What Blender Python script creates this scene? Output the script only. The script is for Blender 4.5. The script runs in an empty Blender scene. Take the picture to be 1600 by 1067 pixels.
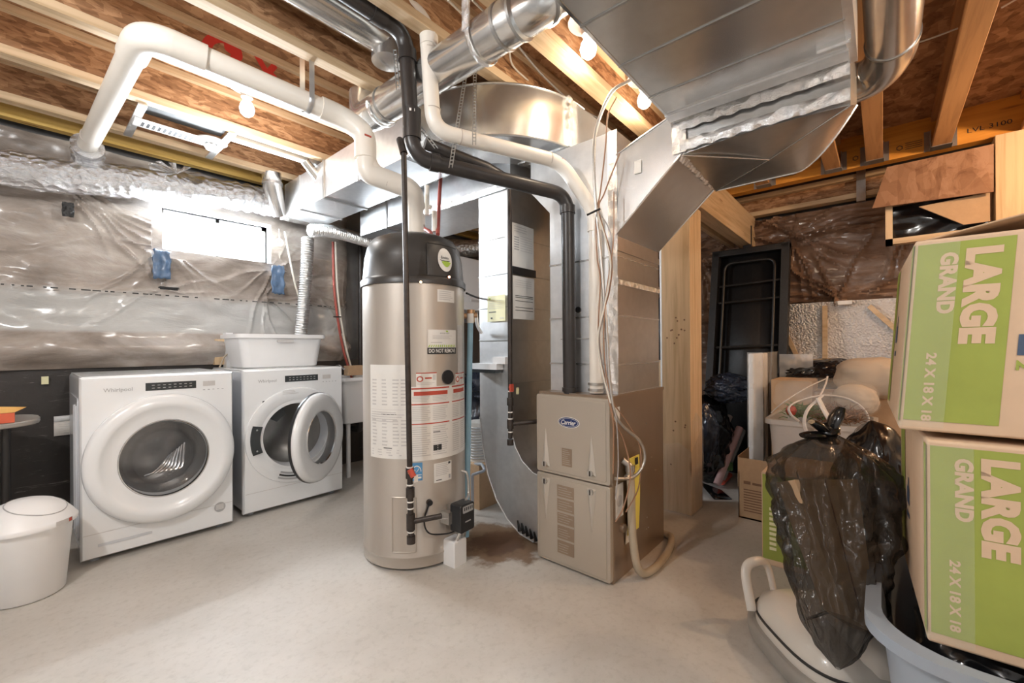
import bpy, bmesh, math, random
from mathutils import Vector, Matrix, noise
PI = math.pi
C = bpy.context.scene.collection
R = random.Random(7)

# ------------------------------------------------------------------ camera
F_PX, YAW, ROLL, CY, EYE = 667.0, .715, .0065, 542.0, 1.12
cd = bpy.data.cameras.new('camera'); cam = bpy.data.objects.new('camera', cd); C.objects.link(cam)
cd.sensor_width = 36; cd.lens = 36 * F_PX / 1600; cd.clip_start = .02
cd.shift_y = (CY - 533.5) / 1600
fw = Vector((math.cos(YAW), math.sin(YAW), 0)); r0 = Vector((math.sin(YAW), -math.cos(YAW), 0)); d0 = Vector((0, 0, -1))
rv = r0 * math.cos(ROLL) + d0 * math.sin(ROLL); dv = -r0 * math.sin(ROLL) + d0 * math.cos(ROLL)
cam.matrix_world = Matrix(((rv.x, -dv.x, -fw.x, 0), (rv.y, -dv.y, -fw.y, 0), (rv.z, -dv.z, -fw.z, EYE), (0, 0, 0, 1)))
bpy.context.scene.camera = cam
EYEV = Vector((0, 0, EYE))

# ------------------------------------------------------------------ world, exposure
vs = bpy.context.scene.view_settings
vs.view_transform = 'Standard'; vs.look = 'None'; vs.gamma = 1; vs.exposure = 0.65
vs.use_curve_mapping = False
w = bpy.data.worlds.new('world'); bpy.context.scene.world = w; w.use_nodes = True
w.node_tree.nodes['Background'].inputs[0].default_value = (.85, .93, 1, 1)
w.node_tree.nodes['Background'].inputs[1].default_value = 5.0

def light(name, kind, loc, energy, col, size=.1, rot=None, size_y=None):
    l = bpy.data.lights.new(name, kind); o = bpy.data.objects.new(name, l); C.objects.link(o)
    o.location = loc; l.energy = energy; l.color = col
    if kind == 'AREA':
        l.shape = 'RECTANGLE'; l.size = size; l.size_y = size_y or size
        o.rotation_euler = rot
    else: l.shadow_soft_size = size
    return o
# daylight outside the little basement window
light('daylight', 'AREA', (1.0375, 4.125, 2.0), 95, (.86, .93, 1), .66, (math.radians(-90), 0, 0), .27)
BULBS = [  # (x, y, z, power, colour)
    (.875, 2.80, 2.30, 9, (1, .97, .93)),
    (1.76, 1.04, 2.40, 5, (1, .82, .62)),
    (2.34, 1.02, 2.40, 5, (1, .80, .58)),
    (-.75, 1.35, 2.30, 54, (.97, .985, 1)),  # unseen bulb added behind the viewer as fill light
    (.55, -1.15, 2.30, 30, (1, .96, .90)),  # another unseen bulb, added as fill from the box side
    (3.30, -1.15, 2.30, 36, (1, .66, .38)),  # added out of frame to brighten and warm the right side
]

# ------------------------------------------------------------------ materials
def nodes(name):
    m = bpy.data.materials.new(name); m.use_nodes = True
    nt = m.node_tree; b = nt.nodes['Principled BSDF']
    return m, nt, b
def coords(nt, scale=(1, 1, 1), kind='Object', rot=(0, 0, 0)):
    tc = nt.nodes.new('ShaderNodeTexCoord'); mp = nt.nodes.new('ShaderNodeMapping')
    mp.inputs['Scale'].default_value = scale; mp.inputs['Rotation'].default_value = rot
    nt.links.new(tc.outputs[kind], mp.inputs['Vector']); return mp.outputs[0]
def tex_noise(nt, vec, scale, detail=4, rough=.55, dist=0):
    n = nt.nodes.new('ShaderNodeTexNoise'); n.inputs['Scale'].default_value = scale
    n.inputs['Detail'].default_value = detail; n.inputs['Roughness'].default_value = rough; n.inputs['Distortion'].default_value = dist
    nt.links.new(vec, n.inputs['Vector']); return n.outputs['Fac']
def tex_voro(nt, vec, scale, feature='F1', out='Color'):
    n = nt.nodes.new('ShaderNodeTexVoronoi'); n.feature = feature; n.inputs['Scale'].default_value = scale
    nt.links.new(vec, n.inputs['Vector']); return n.outputs[out]
def ramp(nt, fac, stops):
    r = nt.nodes.new('ShaderNodeValToRGB'); e = r.color_ramp.elements
    e[0].position = stops[0][0]; e[0].color = (*stops[0][1], 1)
    e[1].position = stops[-1][0]; e[1].color = (*stops[-1][1], 1)
    for p, c in stops[1:-1]:
        k = e.new(p); k.color = (*c, 1)
    nt.links.new(fac, r.inputs[0]); return r.outputs[0]
def bump(nt, b, h, strength=.2, dist=.01, prev=None):
    n = nt.nodes.new('ShaderNodeBump'); n.inputs['Strength'].default_value = strength; n.inputs['Distance'].default_value = dist
    nt.links.new(h, n.inputs['Height'])
    if prev: nt.links.new(prev, n.inputs['Normal'])
    nt.links.new(n.outputs[0], b.inputs['Normal']); return n.outputs[0]
def mixc(nt, fac, a, bb, mode='MIX'):
    m = nt.nodes.new('ShaderNodeMix'); m.data_type = 'RGBA'; m.blend_type = mode
    def put(s, v):
        if isinstance(v, (int, float)): s.default_value = v
        elif isinstance(v, tuple): s.default_value = (*v, 1)
        else: nt.links.new(v, s)
    put(m.inputs['Factor'], fac); put(m.inputs['A'], a); put(m.inputs['B'], bb); return m.outputs['Result']
def plain(name, col, rough=.5, metal=0, var=.08, scale=12, coat=0, bmp=0, bscale=60):
    m, nt, b = nodes(name)
    v = coords(nt); n = tex_noise(nt, v, scale)
    nt.links.new(ramp(nt, n, [(.3, tuple(c * (1 - var) for c in col)), (.7, tuple(min(1, c * (1 + var)) for c in col))]), b.inputs['Base Color'])
    b.inputs['Roughness'].default_value = rough; b.inputs['Metallic'].default_value = metal
    if coat: b.inputs['Coat Weight'].default_value = coat; b.inputs['Coat Roughness'].default_value = .08
    if bmp: bump(nt, b, tex_noise(nt, v, bscale), bmp, .004)
    return m
def galv(name, base, rough, wob=.06, metal=.86):
    m, nt, b = nodes(name); v = coords(nt)
    sp = ramp(nt, tex_noise(nt, v, 26, 3, .5), [(.3, tuple(c * .95 for c in base)), (.7, tuple(min(1, c * 1.04) for c in base))])
    st = ramp(nt, tex_noise(nt, v, 2.2, 6, .6), [(.35, (.88, .88, .88)), (.62, (1, 1, 1))])
    nt.links.new(mixc(nt, 1.0, sp, st, 'MULTIPLY'), b.inputs['Base Color'])
    b.inputs['Roughness'].default_value = rough; b.inputs['Metallic'].default_value = metal
    bump(nt, b, tex_noise(nt, v, 1.8, 1), wob, .05)
    return m
def crinkle(name, base, scale, strength, rough=.22, metal=.95):
    m, nt, b = nodes(name); v = coords(nt)
    b.inputs['Base Color'].default_value = (*base, 1); b.inputs['Metallic'].default_value = metal; b.inputs['Roughness'].default_value = rough
    n1 = bump(nt, b, tex_voro(nt, v, scale, out='Distance'), strength, .02)
    bump(nt, b, tex_noise(nt, v, scale * 1.7, 6, .7), strength, .015, n1)
    return m
def wood(name, c1, c2, axis=0, rough=.65):
    m, nt, b = nodes(name); s = [14, 14, 14]; s[axis] = .7
    v = coords(nt, tuple(s)); g = tex_noise(nt, v, 2.2, 6, .6, .6)
    v2 = coords(nt); k = tex_voro(nt, coords(nt, tuple(1.3 if i == axis else 9 for i in range(3))), 1.0, out='Distance')
    col = ramp(nt, g, [(.3, c1), (.55, c2), (.75, tuple(x * 1.05 for x in c2))])
    knot = ramp(nt, k, [(.04, (.45, .3, .2)), (.10, (1, 1, 1))])
    nt.links.new(mixc(nt, 1.0, col, knot, 'MULTIPLY'), b.inputs['Base Color'])
    b.inputs['Roughness'].default_value = rough; bump(nt, b, g, .15, .004)
    return m
def osb(name, a, c, d, sx=(9, 24, 9)):
    m, nt, b = nodes(name)
    def layer(scale, rot, vs_):
        v0 = coords(nt); wn = nt.nodes.new('ShaderNodeTexNoise'); wn.inputs['Scale'].default_value = 9; nt.links.new(v0, wn.inputs['Vector'])
        ad = nt.nodes.new('ShaderNodeMixRGB'); ad.blend_type = 'ADD'; ad.inputs[0].default_value = .03; nt.links.new(v0, ad.inputs[1]); nt.links.new(wn.outputs['Color'], ad.inputs[2])
        mp = nt.nodes.new('ShaderNodeMapping'); mp.inputs['Scale'].default_value = scale; mp.inputs['Rotation'].default_value = rot; nt.links.new(ad.outputs[0], mp.inputs[0])
        bw = nt.nodes.new('ShaderNodeRGBToBW'); nt.links.new(tex_voro(nt, mp.outputs[0], vs_), bw.inputs[0]); return bw.outputs[0], mp.outputs[0]
    l1, m1 = layer((sx[0], sx[1], sx[2]), (.5, .35, .5), 2.6)
    l2, m2 = layer((sx[0] * 1.6, sx[1] * .8, sx[2] * 2.6), (-.4, -.5, .2), 2.0)
    mx = nt.nodes.new('ShaderNodeMath'); mx.operation = 'ADD'; nt.links.new(l1, mx.inputs[0]); nt.links.new(l2, mx.inputs[1])
    hf = nt.nodes.new('ShaderNodeMath'); hf.operation = 'MULTIPLY'; hf.inputs[1].default_value = .5; nt.links.new(mx.outputs[0], hf.inputs[0])
    c0 = ramp(nt, hf.outputs[0], [(.25, a), (.5, c), (.78, d)])
    st = ramp(nt, tex_noise(nt, m2, .9, 6, .7, 1.2), [(.30, (.42, .34, .28)), (.40, (.85, .80, .76)), (.5, (1, 1, 1))])
    nt.links.new(mixc(nt, 1.0, c0, st, 'MULTIPLY'), b.inputs['Base Color'])
    b.inputs['Roughness'].default_value = .7; bump(nt, b, hf.outputs[0], .2, .004)
    return m
def clear(name, col=(1, 1, 1), alpha=.25, rough=.12, bmp=.0, bs=20):
    """thin plastic film or pane: partly see-through, glossy"""
    m, nt, b = nodes(name); b.inputs['Base Color'].default_value = (*col, 1); b.inputs['Roughness'].default_value = rough
    b.inputs['Alpha'].default_value = alpha
    if bmp: bump(nt, b, tex_noise(nt, coords(nt), bs, 5, .6), bmp, .02)
    return m
def emit(name, col, s):
    m, nt, b = nodes(name); b.inputs['Base Color'].default_value = (*col, 1)
    b.inputs['Emission Color'].default_value = (*col, 1); b.inputs['Emission Strength'].default_value = s; return m

M = {}
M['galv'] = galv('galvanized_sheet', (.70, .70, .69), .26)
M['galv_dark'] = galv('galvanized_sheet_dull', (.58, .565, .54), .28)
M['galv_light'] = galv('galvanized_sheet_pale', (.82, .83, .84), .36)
M['galv_smooth'] = galv('galvanized_round', (.76, .75, .73), .2, .05)
M['seam'] = plain('folded_seam', (.5, .5, .49), .35, .9)
M['foil'] = crinkle('foil_tape', (.85, .85, .84), 22, .7)
M['foil_wrap'] = crinkle('foil_insulation', (.80, .81, .83), 26, 1.0, .2)
M['bubble'] = crinkle('bubble_foil', (.72, .71, .70), 60, .5, .3)
M['pvc'] = plain('white_pvc', (.86, .81, .73), .35, 0, .03, 6, .2)
M['pvc_ring'] = plain('pipe_joint_line', (.55, .48, .42), .5)
M['abs'] = plain('black_abs', (.035, .03, .028), .35, 0, .2, 9)
M['iron'] = plain('black_iron', (.045, .035, .03), .42, .3, .3, 30)
M['joint'] = plain('white_thread_tape', (.8, .78, .74), .6)
M['brass'] = plain('brass', (.55, .34, .2), .35, .8)
M['copper'] = plain('red_tube', (.40, .09, .07), .4)
M['blue'] = plain('pale_blue_tube', (.30, .50, .62), .4)
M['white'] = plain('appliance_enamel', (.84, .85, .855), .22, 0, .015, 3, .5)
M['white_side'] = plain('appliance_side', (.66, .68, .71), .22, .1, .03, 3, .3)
M['plastic'] = plain('white_plastic', (.84, .84, .84), .38, 0, .02, 5)
M['black'] = plain('black_plastic', (.02, .02, .022), .3, 0, .1)
M['panelblk'] = plain('control_panel_black', (.035, .04, .042), .2, 0, .05, 5, .5)
M['grey'] = plain('grey_plastic', (.36, .38, .42), .45, 0, .05)
M['greyprint'] = plain('grey_print', (.42, .42, .42), .6)
M['inkfaint'] = plain('faint_print', (.60, .58, .56), .7)
M['ink'] = plain('black_print', (.03, .03, .03), .6)
M['paper'] = plain('white_paper', (.80, .78, .74), .6, 0, .03)
M['paperyel'] = plain('yellow_paper', (.80, .77, .48), .6, 0, .03)
M['tagyel'] = plain('yellow_tag', (.85, .72, .14), .55, 0, .03)
M['red'] = plain('red_print', (.50, .07, .04), .6)
M['redpaint'] = plain('red_spray_paint', (.55, .03, .02), .6)
M['orange'] = plain('orange_card', (.60, .11, .05), .5)
M['orangeflap'] = plain('light_orange_card', (.75, .42, .12), .5)
M['greenlogo'] = plain('green_print', (.42, .60, .08), .5)
M['bluelogo'] = plain('blue_print', (.10, .30, .55), .5)
M['navy'] = plain('navy_enamel', (.01, .03, .13), .3)
M['tank'] = plain('taupe_tank_paint', (.50, .45, .395), .34, .45, .03, 2)
M['cap'] = plain('charcoal_cap', (.040, .036, .033), .36, 0, .12, 5)
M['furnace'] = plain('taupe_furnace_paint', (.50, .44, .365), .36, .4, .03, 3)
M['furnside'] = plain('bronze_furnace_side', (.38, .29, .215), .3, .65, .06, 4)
M['gripsilver'] = plain('pale_embossed_paint', (.62, .57, .50), .3, .5, .03, 3)
M['chrome'] = plain('chrome', (.8, .8, .8), .12, 1, .03)
M['steel'] = plain('drum_steel', (.55, .54, .53), .25, .95, .08, 20)
M['dark'] = plain('dark_interior', (.03, .03, .03), .6)
M['conduit'] = plain('steel_conduit', (.55, .53, .50), .35, .85, .1, 40)
M['wirebrown'] = plain('brown_cable', (.36, .20, .12), .5)
M['wiregrey'] = plain('grey_cable', (.40, .38, .37), .5)
M['wirewhite'] = plain('white_cable', (.74, .70, .62), .5)
M['hose'] = plain('beige_hose', (.45, .37, .27), .4)
M['pine'] = wood('pine_lumber', (.44, .30, .165), (.62, .46, .29), 0)
M['pine_warm_lit'] = wood('warm_lit_pine_lumber', (.40, .20, .08), (.56, .30, .13), 0)  # same pine, with warm bulb light on the right joists tinted in
M['pine_y'] = wood('pine_lumber_across', (.44, .30, .165), (.62, .46, .29), 1)
M['pine_z'] = wood('pine_post', (.52, .36, .20), (.68, .50, .31), 2)
M['lvl'] = wood('orange_laminated_beam', (.58, .22, .02), (.74, .32, .04), 1)
M['lvl_x'] = wood('yellow_laminated_beam', (.55, .33, .07), (.72, .48, .14), 0)
M['osb'] = osb('strand_board', (.22, .105, .045), (.38, .20, .095), (.54, .32, .17), (6, 9, 14))
M['ply'] = osb('plywood_underside', (.26, .13, .07), (.34, .18, .10), (.42, .24, .15), (2, 9, 2))
M['card'] = plain('cardboard', (.50, .335, .20), .75, 0, .05, 30, 0, .1, 80)
M['cardgrand'] = plain('moving_box_cardboard', (.64, .46, .31), .7, 0, .03, 20, 0, .06, 70)
M['cardgreen'] = plain('green_box_print', (.31, .36, .065), .6, 0, .05, 14)
M['tape'] = clear('packing_tape', (.8, .85, .75), .13, .12, .5, 10)
M['carddark'] = plain('brown_print', (.22, .12, .07), .7)
M['navyprint'] = plain('navy_print', (.06, .09, .15), .6)
M['bag'] = plain('black_bag_film', (.008, .008, .009), .2, 0, .2, 6, .3)
M['bagthin'] = clear('thin_black_film', (.030, .024, .019), .64, .15, 1.0, 9)
M['bagblue'] = plain('blue_black_bag', (.022, .028, .045), .25, 0, .3, 9)
M['film'] = clear('clear_film', (.9, .88, .84), .30, .12, .6, 14)
M['filmthin'] = clear('thin_clear_film', (.9, .88, .85), .16, .1, .5, 10)
M['tote'] = clear('milky_tote_plastic', (.74, .72, .69), .62, .3)
M['piping'] = plain('white_piping', (.78, .74, .70), .5)
M['pillow'] = plain('beige_pillow', (.50, .42, .33), .8, 0, .05, 5, 0, .2, 30)
M['foam'] = plain('white_foam', (.86, .85, .83), .7, 0, .04, 60, 0, .4, 90)
M['vac'] = plain('ivory_plastic', (.66, .62, .56), .28, 0, .02, 4, .4)
M['vacgrey'] = plain('taupe_bumper', (.32, .30, .27), .4)
M['tubgrey'] = plain('blue_grey_tub', (.31, .345, .39), .42, 0, .04, 4)
M['frameblk'] = plain('black_fabric_frame', (.013, .012, .012), .5, 0, .3, 60)
M['frametube'] = plain('black_steel_tube', (.04, .038, .036), .35, .5)
M['glass'] = clear('door_glass', (.10, .105, .11), .42, .03)
M['pane'] = clear('window_pane', (.9, .95, 1), .06, .02)
M['bulb'] = emit('lit_bulb', (1, .95, .88), 3)
M['led'] = emit('indicator_light', (1, .45, .25), 6)
M['vinyl'] = plain('window_vinyl', (.83, .84, .84), .4)
M['bluetape'] = plain('blue_sheathing_tape', (.08, .14, .24), .3, 0, .3, 20, .3, .5, 30)
M['concrete_wall'] = plain('dark_concrete_wall', (.13, .125, .12), .8, 0, .25, 4, 0, .3, 30)
M['felt'] = plain('room_wall_board', (.60, .60, .60), .8)
M['green'] = plain('garland_green', (.10, .20, .06), .6, 0, .4)
M['jeans'] = plain('pink_wrap', (.60, .38, .36), .5)

# concrete floor: pale trowelled slab with dust marks and one rusty water stain
m, nt, b = nodes('concrete_floor'); v = coords(nt)
c0 = ramp(nt, tex_noise(nt, v, 1.1, 8, .62), [(.3, (.43, .40, .355)), (.5, (.53, .50, .455)), (.7, (.60, .575, .53))])
sp = ramp(nt, tex_noise(nt, v, 34, 6, .7), [(.30, (.80, .79, .77)), (.5, (1, 1, 1))])
c1 = mixc(nt, .7, c0, sp, 'MULTIPLY')
g = nt.nodes.new('ShaderNodeMapping'); tc = nt.nodes.new('ShaderNodeTexCoord'); nt.links.new(tc.outputs['Object'], g.inputs[0])
g.inputs['Location'].default_value = (-1.80, -1.66, 0)
le = nt.nodes.new('ShaderNodeVectorMath'); le.operation = 'LENGTH'; nt.links.new(g.outputs[0], le.inputs[0])
ad = nt.nodes.new('ShaderNodeMath'); ad.operation = 'ADD'
mu = nt.nodes.new('ShaderNodeMath'); mu.operation = 'MULTIPLY'; mu.inputs[1].default_value = .34
nt.links.new(tex_noise(nt, v, 7, 4, .6), mu.inputs[0]); nt.links.new(le.outputs['Value'], ad.inputs[0]); nt.links.new(mu.outputs[0], ad.inputs[1])
stain = ramp(nt, ad.outputs[0], [(.30, (.22, .12, .07)), (.34, (.36, .24, .15)), (.40, (.40, .28, .19)), (.46, (1, 1, 1))])
nt.links.new(mixc(nt, 1.0, c1, stain, 'MULTIPLY'), b.inputs['Base Color'])
b.inputs['Roughness'].default_value = .5; bump(nt, b, tex_noise(nt, v, 9, 8, .65), .12, .01); M['floor'] = m

# insulation batt behind clear poly sheet
def poly_wall(name, stops, c_band, zb0, zb1, horiz):
    m, nt, b = nodes(name); v = coords(nt, (1.2, 1.2, 2.6))
    c0 = ramp(nt, tex_noise(nt, v, 1.6, 8, .62, .4), stops)
    sp = nt.nodes.new('ShaderNodeSeparateXYZ'); tc = nt.nodes.new('ShaderNodeTexCoord'); nt.links.new(tc.outputs['Object'], sp.inputs[0])
    def step(lo, up):
        mr = nt.nodes.new('ShaderNodeMapRange'); mr.inputs['From Min'].default_value = lo; mr.inputs['From Max'].default_value = up
        nt.links.new(sp.outputs['Z'], mr.inputs['Value']); return mr.outputs[0]
    mu = nt.nodes.new('ShaderNodeMath'); mu.operation = 'MULTIPLY'
    nt.links.new(step(zb0 - .012, zb0 + .012), mu.inputs[0]); nt.links.new(step(zb1 + .03, zb1 - .03), mu.inputs[1])
    m2 = nt.nodes.new('ShaderNodeMath'); m2.operation = 'MULTIPLY'; m2.inputs[1].default_value = .68; nt.links.new(mu.outputs[0], m2.inputs[0])
    nt.links.new(mixc(nt, m2.outputs[0], c0, c_band), b.inputs['Base Color'])
    b.inputs['Roughness'].default_value = .55; b.inputs['Coat Weight'].default_value = .8; b.inputs['Coat Roughness'].default_value = .18
    bump(nt, b, tex_noise(nt, coords(nt, horiz), 1.3, 7, .6, .8), .5, .03)
    return m
M['poly_left'] = poly_wall('poly_over_insulation', [(.32, (.20, .16, .13)), (.5, (.36, .31, .27)), (.68, (.52, .48, .435))], (.50, .515, .505), 1.24, 1.50, (2.2, 2.2, 7))
M['poly_back'] = poly_wall('poly_over_brown_insulation', [(.3, (.12, .065, .04)), (.5, (.23, .135, .085)), (.7, (.38, .25, .17))], (.3, .2, .14), -3, -2, (3, 2.5, 9))
m, nt, b = nodes('black_membrane'); v = coords(nt)
c0 = ramp(nt, tex_noise(nt, v, 2, 6, .6), [(.3, (.020, .017, .015)), (.7, (.045, .038, .034))])
sc = ramp(nt, tex_noise(nt, coords(nt, (3, 3, 22)), 2.0, 7, .75, 1.5), [(.60, (0, 0, 0)), (.72, (.16, .15, .14))])
nt.links.new(mixc(nt, 1.0, c0, sc, 'ADD'), b.inputs['Base Color']); b.inputs['Roughness'].default_value = .45
bump(nt, b, tex_noise(nt, v, 14, 5), .3, .01); M['membrane'] = m

# ------------------------------------------------------------------ mesh helpers
def ray(x, y): return fw + rv * ((x - 800) / F_PX) + dv * ((y - CY) / F_PX)
def at(x, y, ax, val):
    r = ray(x, y); i = 'XYZ'.index(ax); return EYEV + r * ((val - EYEV[i]) / r[i])
def far(x, y, d): return EYEV + ray(x, y) * d
def V(*a): return Vector(a)
class MB:
    def __init__(s): s.v = []; s.f = []; s.m = []; s.sm = []; s.mats = []
    def mi(s, k):
        if k not in s.mats: s.mats.append(k)
        return s.mats.index(k)
    def add(s, vs_, fs, mat, smooth=True):
        n = len(s.v); s.v += [tuple(p) for p in vs_]; i = s.mi(mat)
        for f in fs: s.f.append(tuple(n + k for k in f)); s.m.append(i); s.sm.append(smooth)
        return s
    def box(s, a, b_, mat, Mx=None):
        x0, y0, z0 = [min(p, q) for p, q in zip(a, b_)]; x1, y1, z1 = [max(p, q) for p, q in zip(a, b_)]
        vs_ = [V(x, y, z) for z in (z0, z1) for y in (y0, y1) for x in (x0, x1)]
        if Mx: vs_ = [Mx @ p for p in vs_]
        return s.add(vs_, [(0, 2, 3, 1), (4, 5, 7, 6), (0, 1, 5, 4), (2, 6, 7, 3), (0, 4, 6, 2), (1, 3, 7, 5)], mat, False)
    def poly(s, pts, mat): return s.add(pts, [tuple(range(len(pts)))], mat, False)
    def prism(s, pts, axis, lo, hi, mat, Mx=None):
        def mk(p, t):
            q = {'X': V(t, p[0], p[1]), 'Y': V(p[0], t, p[1]), 'Z': V(p[0], p[1], t)}[axis]
            return Mx @ q if Mx else q
        n = len(pts); vs_ = [mk(p, lo) for p in pts] + [mk(p, hi) for p in pts]
        return s.add(vs_, [tuple(range(n))[::-1], tuple(range(n, 2 * n))] + [(i, (i + 1) % n, n + (i + 1) % n, n + i) for i in range(n)], mat, True)
    def tube(s, path, r, mat, n=14, cap=True, closed=False, flat=None):
        path = [Vector(p) for p in path]; k = len(path); rr = r if isinstance(r, (list, tuple)) else [r] * k
        def tan(i):
            if closed: return (path[(i + 1) % k] - path[i - 1]).normalized()
            a = path[max(i - 1, 0)]; b_ = path[min(i + 1, k - 1)]; return (b_ - a).normalized()
        t = tan(0); u = t.cross(V(0, 0, 1))
        if u.length < .1: u = t.cross(V(1, 0, 0))
        u.normalize(); vs_ = []
        for i in range(k):
            t = tan(i); u = (u - t * u.dot(t)).normalized(); w_ = t.cross(u)
            for j in range(n):
                a = 2 * PI * j / n; vs_.append(path[i] + u * math.cos(a) * rr[i] + w_ * math.sin(a) * rr[i] * (flat or 1))
        fs = [(i * n + j, i * n + (j + 1) % n, ((i + 1) % k) * n + (j + 1) % n, ((i + 1) % k) * n + j) for i in range(k if closed else k - 1) for j in range(n)]
        if cap and not closed: fs += [tuple(range(n))[::-1], tuple(range((k - 1) * n, k * n))]
        return s.add(vs_, fs, mat)
    def ring(s, c, nrm, r, t, mat, n=18): return s.tube([c - nrm.normalized() * t / 2, c + nrm.normalized() * t / 2], r, mat, n)
    def lathe(s, prof, o, mat, n=32, Mx=None, a0=0, a1=2 * PI, sx=1, sy=1, mats=None):
        full = abs(a1 - a0 - 2 * PI) < 1e-6; k = n if full else n + 1; vs_ = []
        for r, z in prof:
            for j in range(k):
                a = a0 + (a1 - a0) * j / n; p = V(r * math.cos(a) * sx, r * math.sin(a) * sy, z)
                vs_.append((Mx @ p if Mx else p) + Vector(o))
        for i in range(len(prof) - 1):
            fs = [(i * k + j, i * k + (j + 1) % k, (i + 1) * k + (j + 1) % k, (i + 1) * k + j) for j in range(n)]
            if i == 0: base = len(s.v); s.v += [tuple(p) for p in vs_]
            mt = s.mi(mats[i] if mats else mat)
            for f in fs: s.f.append(tuple(base + q for q in f)); s.m.append(mt); s.sm.append(True)
        return s
    def grid(s, fn, nu, nv, mat, skip=None, wrap=False):
        vs_ = [fn(i / nu, j / nv) for j in range(nv + 1) for i in range(nu + (0 if wrap else 1))]; k = nu + (0 if wrap else 1)
        fs = [(j * k + i, j * k + (i + 1) % k, (j + 1) * k + (i + 1) % k, (j + 1) * k + i) for j in range(nv) for i in range(nu) if not (skip and skip((i + .5) / nu, (j + .5) / nv))]
        return s.add(vs_, fs, mat)
    def text(s, txt, mapf, u0, v0, w_, h_, mat, bold=0, sub=0):
        """letters fitted in the box (u0, v0, w, h) of a surface given by mapf(u, v)"""
        cu = bpy.data.curves.new('t', 'FONT'); cu.body = txt; cu.offset = bold; cu.resolution_u = 3
        o = bpy.data.objects.new('t', cu); C.objects.link(o); bpy.context.view_layer.update()
        dg = bpy.context.evaluated_depsgraph_get(); me = bpy.data.meshes.new_from_object(o.evaluated_get(dg))
        xs = [q.co.x for q in me.vertices]; ys = [q.co.y for q in me.vertices]
        x0, x1, y0, y1 = min(xs), max(xs), min(ys), max(ys)
        s.add([mapf(u0 + (q.co.x - x0) / (x1 - x0) * w_, v0 + (q.co.y - y0) / (y1 - y0) * h_) for q in me.vertices], [tuple(p.vertices) for p in me.polygons], mat, False)
        bpy.data.objects.remove(o); bpy.data.curves.remove(cu); bpy.data.meshes.remove(me); return s
    def patch(s, mapf, u0, v0, u1, v1, mat, nu=1, nv=1):
        return s.grid(lambda a, b_: mapf(u0 + (u1 - u0) * a, v0 + (v1 - v0) * b_), nu, nv, mat)
    def build(s, name, parent=None, label=None, cat=None, group=None, kind=None, bevel=None, sharp=38, keep=False, loc=None, solid=None):
        me = bpy.data.meshes.new(name)
        if parent is not None:
            p = parent; off = V(0, 0, 0)
            while p is not None: off += p.location; p = p.parent
            loc_ = V(0, 0, 0)
        else:
            if keep: off = V(0, 0, 0)
            elif loc: off = Vector(loc)
            else:
                xs, ys, zs = zip(*s.v); off = V((min(xs) + max(xs)) / 2, (min(ys) + max(ys)) / 2, min(zs))
            loc_ = off
        me.from_pydata([tuple(Vector(p) - off) for p in s.v], [], s.f)
        for k in s.mats: me.materials.append(M[k])
        for i, p in enumerate(me.polygons): p.material_index = s.m[i]; p.use_smooth = s.sm[i]
        bm = bmesh.new(); bm.from_mesh(me); bmesh.ops.recalc_face_normals(bm, faces=bm.faces[:]) if not getattr(s, 'nofix', False) else None
        bm.to_mesh(me); bm.free(); me.update()
        me.set_sharp_from_angle(angle=math.radians(sharp))
        o = bpy.data.objects.new(name, me); C.objects.link(o); o.location = loc_
        if parent is not None: o.parent = parent; o.location = (0, 0, 0)
        if solid:
            md = o.modifiers.new('solid', 'SOLIDIFY'); md.thickness = solid; md.offset = 0
        if bevel:
            md = o.modifiers.new('bevel', 'BEVEL'); md.width = bevel; md.segments = 3; md.limit_method = 'ANGLE'; md.angle_limit = math.radians(40); md.harden_normals = False
        if label: o['label'] = label
        if cat: o['category'] = cat
        if group: o['group'] = group
        if kind: o['kind'] = kind
        return o
def thing(name, label, cat, loc=(0, 0, 0), group=None):
    o = bpy.data.objects.new(name, None); C.objects.link(o); o.location = loc; o.empty_display_size = .1
    o['label'] = label; o['category'] = cat
    if group: o['group'] = group
    return o
def dup(root, loc, label=None):
    r = root.copy(); C.objects.link(r); r.location = loc
    if label: r['label'] = label
    for ch in list(root.children):
        c = ch.copy(); C.objects.link(c); c.parent = r
        for g_ in list(ch.children):
            d = g_.copy(); C.objects.link(d); d.parent = c
    return r
def bend(pts, rad, n=6):
    pts = [Vector(p) for p in pts]; out = [pts[0]]
    for i in range(1, len(pts) - 1):
        a, b_, c = pts[i - 1], pts[i], pts[i + 1]; la = (a - b_).length; lc = (c - b_).length; r = min(rad, la * .49, lc * .49)
        p = b_ + (a - b_) / la * r; q = b_ + (c - b_) / lc * r
        for k in range(n + 1):
            t = k / n; out.append(p * (1 - t) ** 2 + b_ * 2 * t * (1 - t) + q * t * t)
    out.append(pts[-1]); return out
def smooth(pts, n=8):
    pts = [Vector(p) for p in pts]; P = [pts[0] * 2 - pts[1]] + pts + [pts[-1] * 2 - pts[-2]]; out = []
    for i in range(1, len(P) - 2):
        for k in range(n):
            t = k / n; a, b_, c, d = P[i - 1], P[i], P[i + 1], P[i + 2]
            out.append(.5 * ((2 * b_) + (c - a) * t + (2 * a - 5 * b_ + 4 * c - d) * t * t + (3 * b_ - a - 3 * c + d) * t ** 3))
    out.append(pts[-1]); return out
def rrect(x0, y0, x1, y1, r, n=5):
    out = []
    for cx, cy, a in ((x1 - r, y1 - r, 0), (x0 + r, y1 - r, PI / 2), (x0 + r, y0 + r, PI), (x1 - r, y0 + r, 1.5 * PI)):
        for k in range(n + 1):
            t = a + PI / 2 * k / n; out.append((cx + r * math.cos(t), cy + r * math.sin(t)))
    return out
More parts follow.
